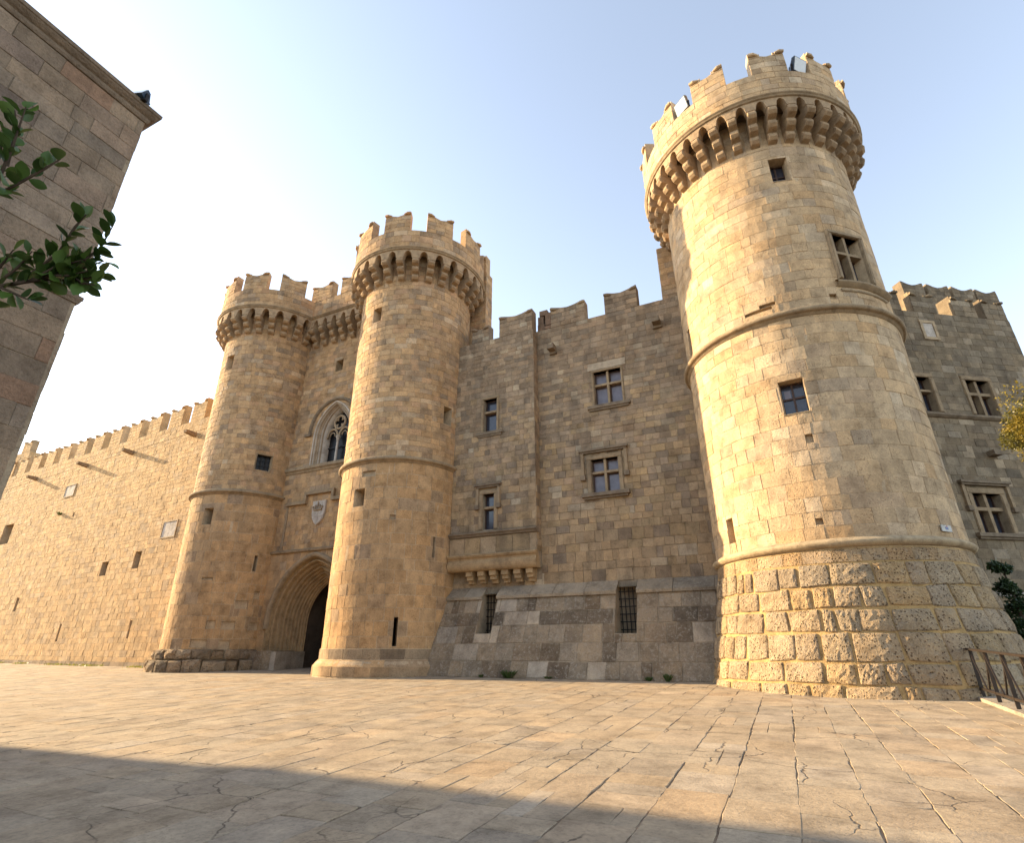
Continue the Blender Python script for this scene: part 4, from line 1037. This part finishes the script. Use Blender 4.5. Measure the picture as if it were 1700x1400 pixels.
# ------------------------------------------------------------------ floodlights
FL = 'floodlights on the battlements'
def floodlight(loc, yaw, pitch, w, h, d, label, group=None, dark=False):
    t = thing('floodlight', loc, label, 'floodlight', group)
    M_ = Matrix.Translation(Vector(loc)) @ Matrix.Rotation(yaw, 4, 'Z')
    T_ = M_ @ Matrix.Translation((0, 0, h * .62)) @ Matrix.Rotation(pitch, 4, 'X')
    def b(mat4, x0, x1, y0, y1, z0, z1, mb, tap=1):
        P = []
        for z in (z0, z1):
            for x, y in ((x0, y0), (x1, y0), (x1, y1), (x0, y1)):
                s = tap if y == y1 else 1
                P.append(tuple(mat4 @ Vector((x * s, y, z * s))))
        box8(mb, P)
    mb = MB(); b(T_, -w / 2, w / 2, -d * .3, d * .1, -h / 2, h / 2, mb); b(T_, -w / 2 * .97, w / 2 * .97, d * .1, d * .7, -h / 2 * .97, h / 2 * .97, mb, .55)
    for i in range(5): b(T_, -w * .25 + i * w * .12, -w * .25 + i * w * .12 + .012, d * .5, d * .85, -h * .25, h * .25, mb)
    mb.build('housing', M_LAMP, t)
    mb = MB(); b(T_, -w / 2 * .9, w / 2 * .9, -d * .3 - .008, -d * .3 - .001, -h / 2 * .9, h / 2 * .9, mb); mb.build('lens', M_LENS, t)
    mb = MB()
    for s in (-1, 1): b(M_, s * (w / 2 + .02) - .012, s * (w / 2 + .02) + .012, -.03, .03, 0, h * .66, mb)
    b(M_, -w / 2 - .03, w / 2 + .03, -.035, .035, -.01, .015, mb); mb.build('bracket', M_IRON, t)
P_ = S2.P(33.5, 21.73, -.08); floodlight(P_, rad(33 + 14), rad(18), .62, .60, .34, 'square floodlight at the very top between two merlons of the round tower', FL)
P_ = S2.P(-27.6, 21.73, -.08); floodlight(P_, rad(-27 - 12), rad(12), .62, .60, .34, 'sunlit floodlight in the left gap of the round tower battlements', FL)
floodlight((-9.36, 3.20, 11.14), rad(20), rad(-25), .27, .25, .2, 'small black floodlight on the cornice corner of the stone house', FL)

# ------------------------------------------------------------------ railing on its kerb
rl = thing('railing', (3.8, 15, gz(15)), 'rust-brown steel railing of triangles beside the round tower', 'railing')
kb = MB(); box8(kb, [(3.58, -2, gz(-2) - .3), (3.98, -2, gz(-2) - .3), (3.98, 16.9, gz(16.9) - .3), (3.58, 16.9, gz(16.9) - .3), (3.58, -2, gz(-2) + .07), (3.98, -2, gz(-2) + .07), (3.98, 16.9, gz(16.9) + .07), (3.58, 16.9, gz(16.9) + .07)], (.40, .345, .27))
tag(kb.build('kerb', M_BATTER), kind='structure')
RX = 3.72; ya, yb = 16.72, 10.24; nP = 6; dy = (ya - yb) / nP
def rz(y, h): return gz(y) + .07 + h
mb = MB(); bar(mb, (RX, ya + .42, rz(ya + .42, .98)), (RX, yb, rz(yb, .98)), .07, .045); mb.build('top_rail', M_RAIL, rl)
mb = MB(); bar(mb, (RX, ya, rz(ya, .17)), (RX, yb, rz(yb, .17)), .06, .05); mb.build('bottom_rail', M_RAIL, rl)
for i in range(nP + 1):
    y = ya - dy * i
    mb = MB(); bar(mb, (RX, y, gz(y) + .03), (RX, y, rz(y, .955)), .03, .07); mb.build('post', M_RAIL, rl)
    for s in (-1, 1):
        y2 = y + s * dy / 2
        if yb - .05 <= y2 <= ya + .05:
            mb = MB(); bar(mb, (RX + .02 * s, y, rz(y, .95)), (RX + .02 * s, y2, rz(y2, .19)), .03); mb.build('diagonal', M_RAIL, rl)
mb = MB(); bar(mb, (RX, ya + .38, rz(ya + .38, .96)), (RX, ya + .02, rz(ya + .02, .1)), .03); mb.build('diagonal', M_RAIL, rl)

# ------------------------------------------------------------------ foliage
def leaf_shape(l, w, fold=.18):
    """oval leaf with a folded midrib, along +x"""
    xs = [0, .18, .42, .68, .88, 1.0]; ws = [.05, .62, 1.0, .92, .5, .04]
    V = []; F = []
    for x, y in zip(xs, ws):
        zc = -.12 * l * (x - .45) ** 2
        V += [(x * l, -y * w / 2, zc + fold * y * w / 2), (x * l, 0, zc), (x * l, y * w / 2, zc + fold * y * w / 2)]
    for i in range(5):
        a = i * 3; F += [(a, a + 3, a + 4, a + 1), (a + 1, a + 4, a + 5, a + 2)]
    return V, F
rng = random.Random(21)
tree = thing('broadleaf_tree', (-4.9, -.4, 0), 'leafy twigs of a dark broadleaf tree reaching in at the upper left', 'tree')
mb = MB(); tube(mb, [(-4.9, -.4, -.1), (-4.85, -.38, .8), (-4.95, -.3, 1.8), (-4.8, -.2, 3.0), (-4.9, -.3, 4.6)], [.17, .14, .12, .10, .05], 10); mb.build('trunk', M_BARK, tree)
mb = MB(); tube(mb, [(-4.9, -.25, 2.0), (-4.1, .1, 2.35), (-3.3, .4, 2.65), (-2.75, .55, 2.82)], [.06, .045, .03, .014], 8)
tube(mb, [(-3.3, .4, 2.65), (-2.9, .45, 2.95), (-2.55, .5, 3.12)], [.022, .014, .009], 6); mb.build('limb', M_BARK, tree)
leafm = []
for i in range(5):
    V, F = leaf_shape(1, .48 + .06 * i, .12 + .06 * i); m_ = MB(); c = (.028 + .012 * i, .06 + .018 * i, .012 + .003 * i)
    m_.add(V, F, c); o = m_.build('leaf', M_LEAF, smooth=True); leafm.append(o.data); bpy.data.objects.remove(o)
def spray(name, pts, rs, subs, leaf_n, L0, seed):
    """a twig with leaves set along it; subs = list of side twigs (point lists)"""
    rng = random.Random(seed); mb = MB(); tube(mb, pts, rs, 6)
    for s in subs: tube(mb, s, [.005] * (len(s) - 1) + [.002], 5)
    tw = mb.build(name, M_BARK, tree)
    for poly in [pts] + subs:
        poly = [Vector(p) for p in poly]; seg = [(poly[i + 1] - poly[i]).length for i in range(len(poly) - 1)]; tot = sum(seg)
        n = max(3, int(tot * leaf_n))
        for i in range(n):
            t = tot * (i + rng.uniform(.2, .9)) / n
            if poly is not None and t < tot * .12: continue
            k = 0; q = t
            while k < len(seg) - 1 and q > seg[k]: q -= seg[k]; k += 1
            d = (poly[k + 1] - poly[k]).normalized(); p = poly[k] + d * q
            side = Vector((rng.gauss(0, 1), rng.gauss(0, 1), rng.gauss(0, .8) + .25)); side = (side - d * side.dot(d)).normalized()
            ax = (d * rng.uniform(.35, 1.0) + side * rng.uniform(.5, 1.0)).normalized()
            nrm = Vector((rng.gauss(0, .5), rng.gauss(-.3, .5), rng.gauss(.7, .5))); y = nrm.cross(ax)
            if y.length < .1: continue
            y.normalize(); z = ax.cross(y); l = L0 * rng.uniform(.7, 1.2)
            o = bpy.data.objects.new('leaf', rng.choice(leafm)); col.objects.link(o); o.parent = tw
            R_ = Matrix((ax, y, z)).transposed().to_4x4()
            o.matrix_local = Matrix.Translation(p + ax * .006 - wl(tw)) @ R_ @ Matrix.Diagonal((l, l, l, 1))
    return tw
spray('upper_twig', [(-2.55, .5, 3.12), (-2.40, .52, 3.18), (-2.30, .49, 3.33), (-2.235, .46, 3.47)], [.008, .007, .005, .002],
      [[(-2.42, .52, 3.16), (-2.30, .54, 3.18), (-2.20, .57, 3.25), (-2.15, .585, 3.29)], [(-2.34, .51, 3.27), (-2.30, .48, 3.40), (-2.29, .45, 3.47)], [(-2.40, .52, 3.18), (-2.42, .50, 3.30), (-2.36, .47, 3.40)]], 62, .062, 1)
spray('lower_twig', [(-2.75, .55, 2.82), (-2.45, .64, 2.84), (-2.28, .70, 2.86), (-2.17, .75, 2.91), (-2.08, .77, 2.99), (-2.02, .76, 3.07)], [.010, .008, .007, .006, .004, .002],
      [[(-2.36, .67, 2.85), (-2.30, .70, 2.93), (-2.23, .71, 2.98), (-2.15, .70, 3.06), (-2.10, .70, 3.10)], [(-2.22, .72, 2.88), (-2.13, .78, 2.87), (-2.06, .80, 2.89)], [(-2.26, .71, 2.87), (-2.16, .77, 2.92), (-2.07, .79, 2.94)],
       [(-2.45, .64, 2.84), (-2.36, .66, 2.92), (-2.30, .66, 2.97)], [(-2.42, .65, 2.84), (-2.34, .68, 2.80), (-2.28, .70, 2.77)], [(-2.2, .74, 2.9), (-2.12, .77, 2.84), (-2.07, .79, 2.83)], [(-2.5, .62, 2.83), (-2.44, .64, 2.77), (-2.40, .65, 2.74)], [(-2.3, .7, 2.86), (-2.22, .74, 2.95), (-2.14, .77, 2.97)], [(-2.5, .62, 2.83), (-2.42, .63, 2.92), (-2.37, .63, 2.98)], [(-2.3, .69, 2.86), (-2.2, .71, 2.90), (-2.11, .75, 2.93)], [(-2.3, .69, 2.86), (-2.2, .74, 2.86), (-2.12, .79, 2.86)], [(-2.25, .7, 2.87), (-2.17, .74, 2.87), (-2.1, .77, 2.89)]], 72, .058, 2)
def crown(mb, c, r, n, l, cols, rng, squash=1.0, clumps=14):
    cs = []
    for i in range(clumps):
        v = Vector((rng.gauss(0, 1), rng.gauss(0, 1), rng.gauss(0, 1))).normalized() * rng.uniform(.35, .85)
        cs.append((Vector(c) + Vector((v.x * r, v.y * r, v.z * r * squash)), r * rng.uniform(.22, .42), rng.choice(cols)))
    for i in range(n):
        q, s, cl = rng.choice(cs); v = Vector((rng.gauss(0, 1), rng.gauss(0, 1), rng.gauss(0, 1))); v = v.normalized() * s * rng.uniform(.6, 1.1)
        p = q + v; a = Vector((rng.gauss(0, 1), rng.gauss(0, 1), rng.gauss(0, 1))).normalized(); b = a.cross(Vector((rng.gauss(0, 1), rng.gauss(0, 1), rng.gauss(0, 1)))).normalized()
        ll = l * rng.uniform(.6, 1.3); m = rng.uniform(.75, 1.25)
        mb.add([p, p + a * ll * .5 + b * ll * .28, p + a * ll, p + a * ll * .5 - b * ll * .28], [(0, 1, 2, 3)], (cl[0] * m, cl[1] * m, cl[2] * m))
rng = random.Random(30); mb = MB()
def shade_crown(c, r, n, l, cols):  # unseen crown of the twig tree, added and widened to shade the foreground
    k = 0
    while k < n:
        v = Vector((rng.gauss(0, 1), rng.gauss(0, 1), rng.gauss(0, 1))).normalized() * r * rng.uniform(.3, 1); p = Vector(c) + Vector((v.x, v.y, v.z * .7)); k += 1
        q = proj(p)
        if q and -60 < q[0] < 1760 and -90 < q[1] < 1460: continue
        for i in range(4):
            a = Vector((rng.gauss(0, 1), rng.gauss(0, 1), rng.gauss(0, 1))).normalized(); b = a.cross(Vector((rng.gauss(0, 1), rng.gauss(0, 1), rng.gauss(0, 1)))).normalized(); d = p + a * .05; ll = l * rng.uniform(.8, 1.2); m = rng.uniform(.8, 1.2); cl = rng.choice(cols)
            mb.add([d, d + a * ll * .5 + b * ll * .26, d + a * ll, d + a * ll * .5 - b * ll * .26], [(0, 1, 2, 3)], tuple(x * m for x in cl))
shade_crown((-1.2, -3.6, 7.4), 4.2, 5200, .13, [(.03, .065, .014), (.045, .085, .018)])
shade_crown((-4.6, -2.2, 5.6), 3.0, 3600, .11, [(.03, .065, .014), (.045, .085, .018)])
mb.build('crown', M_LEAF2, tree)
rng = random.Random(31)
t = thing('juniper_tree', (5.5, 12.0, -1.4), 'golden green sunlit tree crown poking in at the right edge', 'tree')
mb = MB(); tube(mb, [(5.5, 12.0, -1.5), (5.45, 12.05, 1.5), (5.4, 12.1, 4.0), (5.35, 12.1, 5.6)], [.14, .11, .07, .03], 8)
tube(mb, [(5.45, 12.05, 3.6), (5.0, 12.2, 4.8), (4.6, 12.25, 5.2)], [.05, .03, .012], 6); mb.build('trunk', M_BARK, t)
mb = MB(); G_ = [(.20, .15, .02), (.16, .125, .02), (.25, .18, .025), (.11, .10, .02)]
crown(mb, (5.0, 11.98, 5.35), .95, 9000, .05, G_, rng, .72, 26); crown(mb, (4.5, 12.2, 5.22), .42, 5000, .045, G_, rng, 1.0, 16); mb.build('crown', M_LEAF2, t)
t = thing('evergreen_shrub', (6.05, 20.6, -1.4), 'dark evergreen shrub in the shade behind the railing', 'shrub')
mb = MB(); tube(mb, [(6.05, 20.6, -1.5), (6.05, 20.6, 1.5), (5.98, 20.75, 3.8)], [.1, .07, .02], 8); mb.build('trunk', M_BARK, t)
mb = MB(); G_ = [(.03, .055, .02), (.022, .045, .018), (.04, .07, .025)]
for i in range(9):
    z = -.9 + i * .55; r = 1.0 - i * .085
    crown(mb, (6.05 - i * .01, 20.6 + i * .02, z + .35), r, 1100, .10, G_, rng, .5, 9)
mb.build('crown', M_LEAF2, t)
# tufts and weeds at the walls
def tuft(name, loc, r, h, n, label, cat, cols, seed, group=None, down=False):
    rng = random.Random(seed); mb = MB(); b = Vector(loc)
    for i in range(n):
        a = rng.uniform(0, 2 * math.pi); q = b + Vector((math.cos(a), math.sin(a), 0)) * r * rng.random() * .5; dr = Vector((math.cos(a), math.sin(a), 0)) * rng.uniform(.3, 1) * r
        t_ = q + dr + Vector((0, 0, h * rng.uniform(.5, 1))); s = Vector((-math.sin(a), math.cos(a), 0)) * r * .11; c = rng.choice(cols); md = (q + t_) / 2 + Vector((0, 0, h * .12))
        mb.add([q - s * .5, q + s * .5, md + s, t_, md - s], [(0, 1, 2, 3, 4)], c)
    o = mb.build(name, M_LEAF2); tag(o, label, cat, group); return o
GC = [(.05, .10, .025), (.07, .12, .03), (.09, .11, .04)]
WG = 'weeds along the foot of the shaded facade'
def fy(z): return FY - boff(z) - .05
for (x, r, h, lab, sd_) in ((-9.45, .34, .30, 'bushy weed rooted at the foot of the shaded batter below its long cap', 1), (-3.75, .16, .26, 'small weed growing at the wall foot nearest the round tower', 2), (-4.35, .12, .16, 'tiny weed left of another by the wall foot under the right opening', 3), (-10.6, .12, .12, 'tiny weed at the wall foot under the left barred opening', 4), (-7.9, .18, .10, 'flat weed at the middle of the batter foot', 5)):
    tuft('weed', (x, fy(.7) - .02, gz(19.6)), r, h, 60, lab, 'weed', GC, sd_, WG)
tuft('wall_plant', Plane(-29.5, 20.8, LA).P(-20.5, 11.35, .08), .3, .28, 40, 'small green tuft growing out of the sunlit long wall', 'plant', [(.14, .15, .04), (.10, .12, .04)], 9)
mb = MB(); rng = random.Random(4); S = Plane(-29.5, 20.8, LA)
for i in range(2600):
    u = -34 + 33.5 * rng.random(); d = .12 + abs(rng.gauss(0, .25)); p = Vector(S.P(u, 0, d)); p.z = gz(p.y) - .01
    if math.sin(u * 1.3) + math.sin(u * .57 + 2) < -.2 : continue
    h = rng.uniform(.04, .16); a = rng.uniform(0, 6.28); c = rng.choice([(.20, .22, .04), (.30, .27, .04), (.12, .15, .04), (.24, .19, .08)])
    s = Vector((math.cos(a), math.sin(a), 0)) * .02; l = Vector((rng.gauss(0, .04), rng.gauss(0, .04), h))
    mb.add([p - s, p + s, p + l], [(0, 1, 2)], c)
tag(mb.build('grass', M_LEAF2), kind='stuff')
print('objects', len(bpy.data.objects))
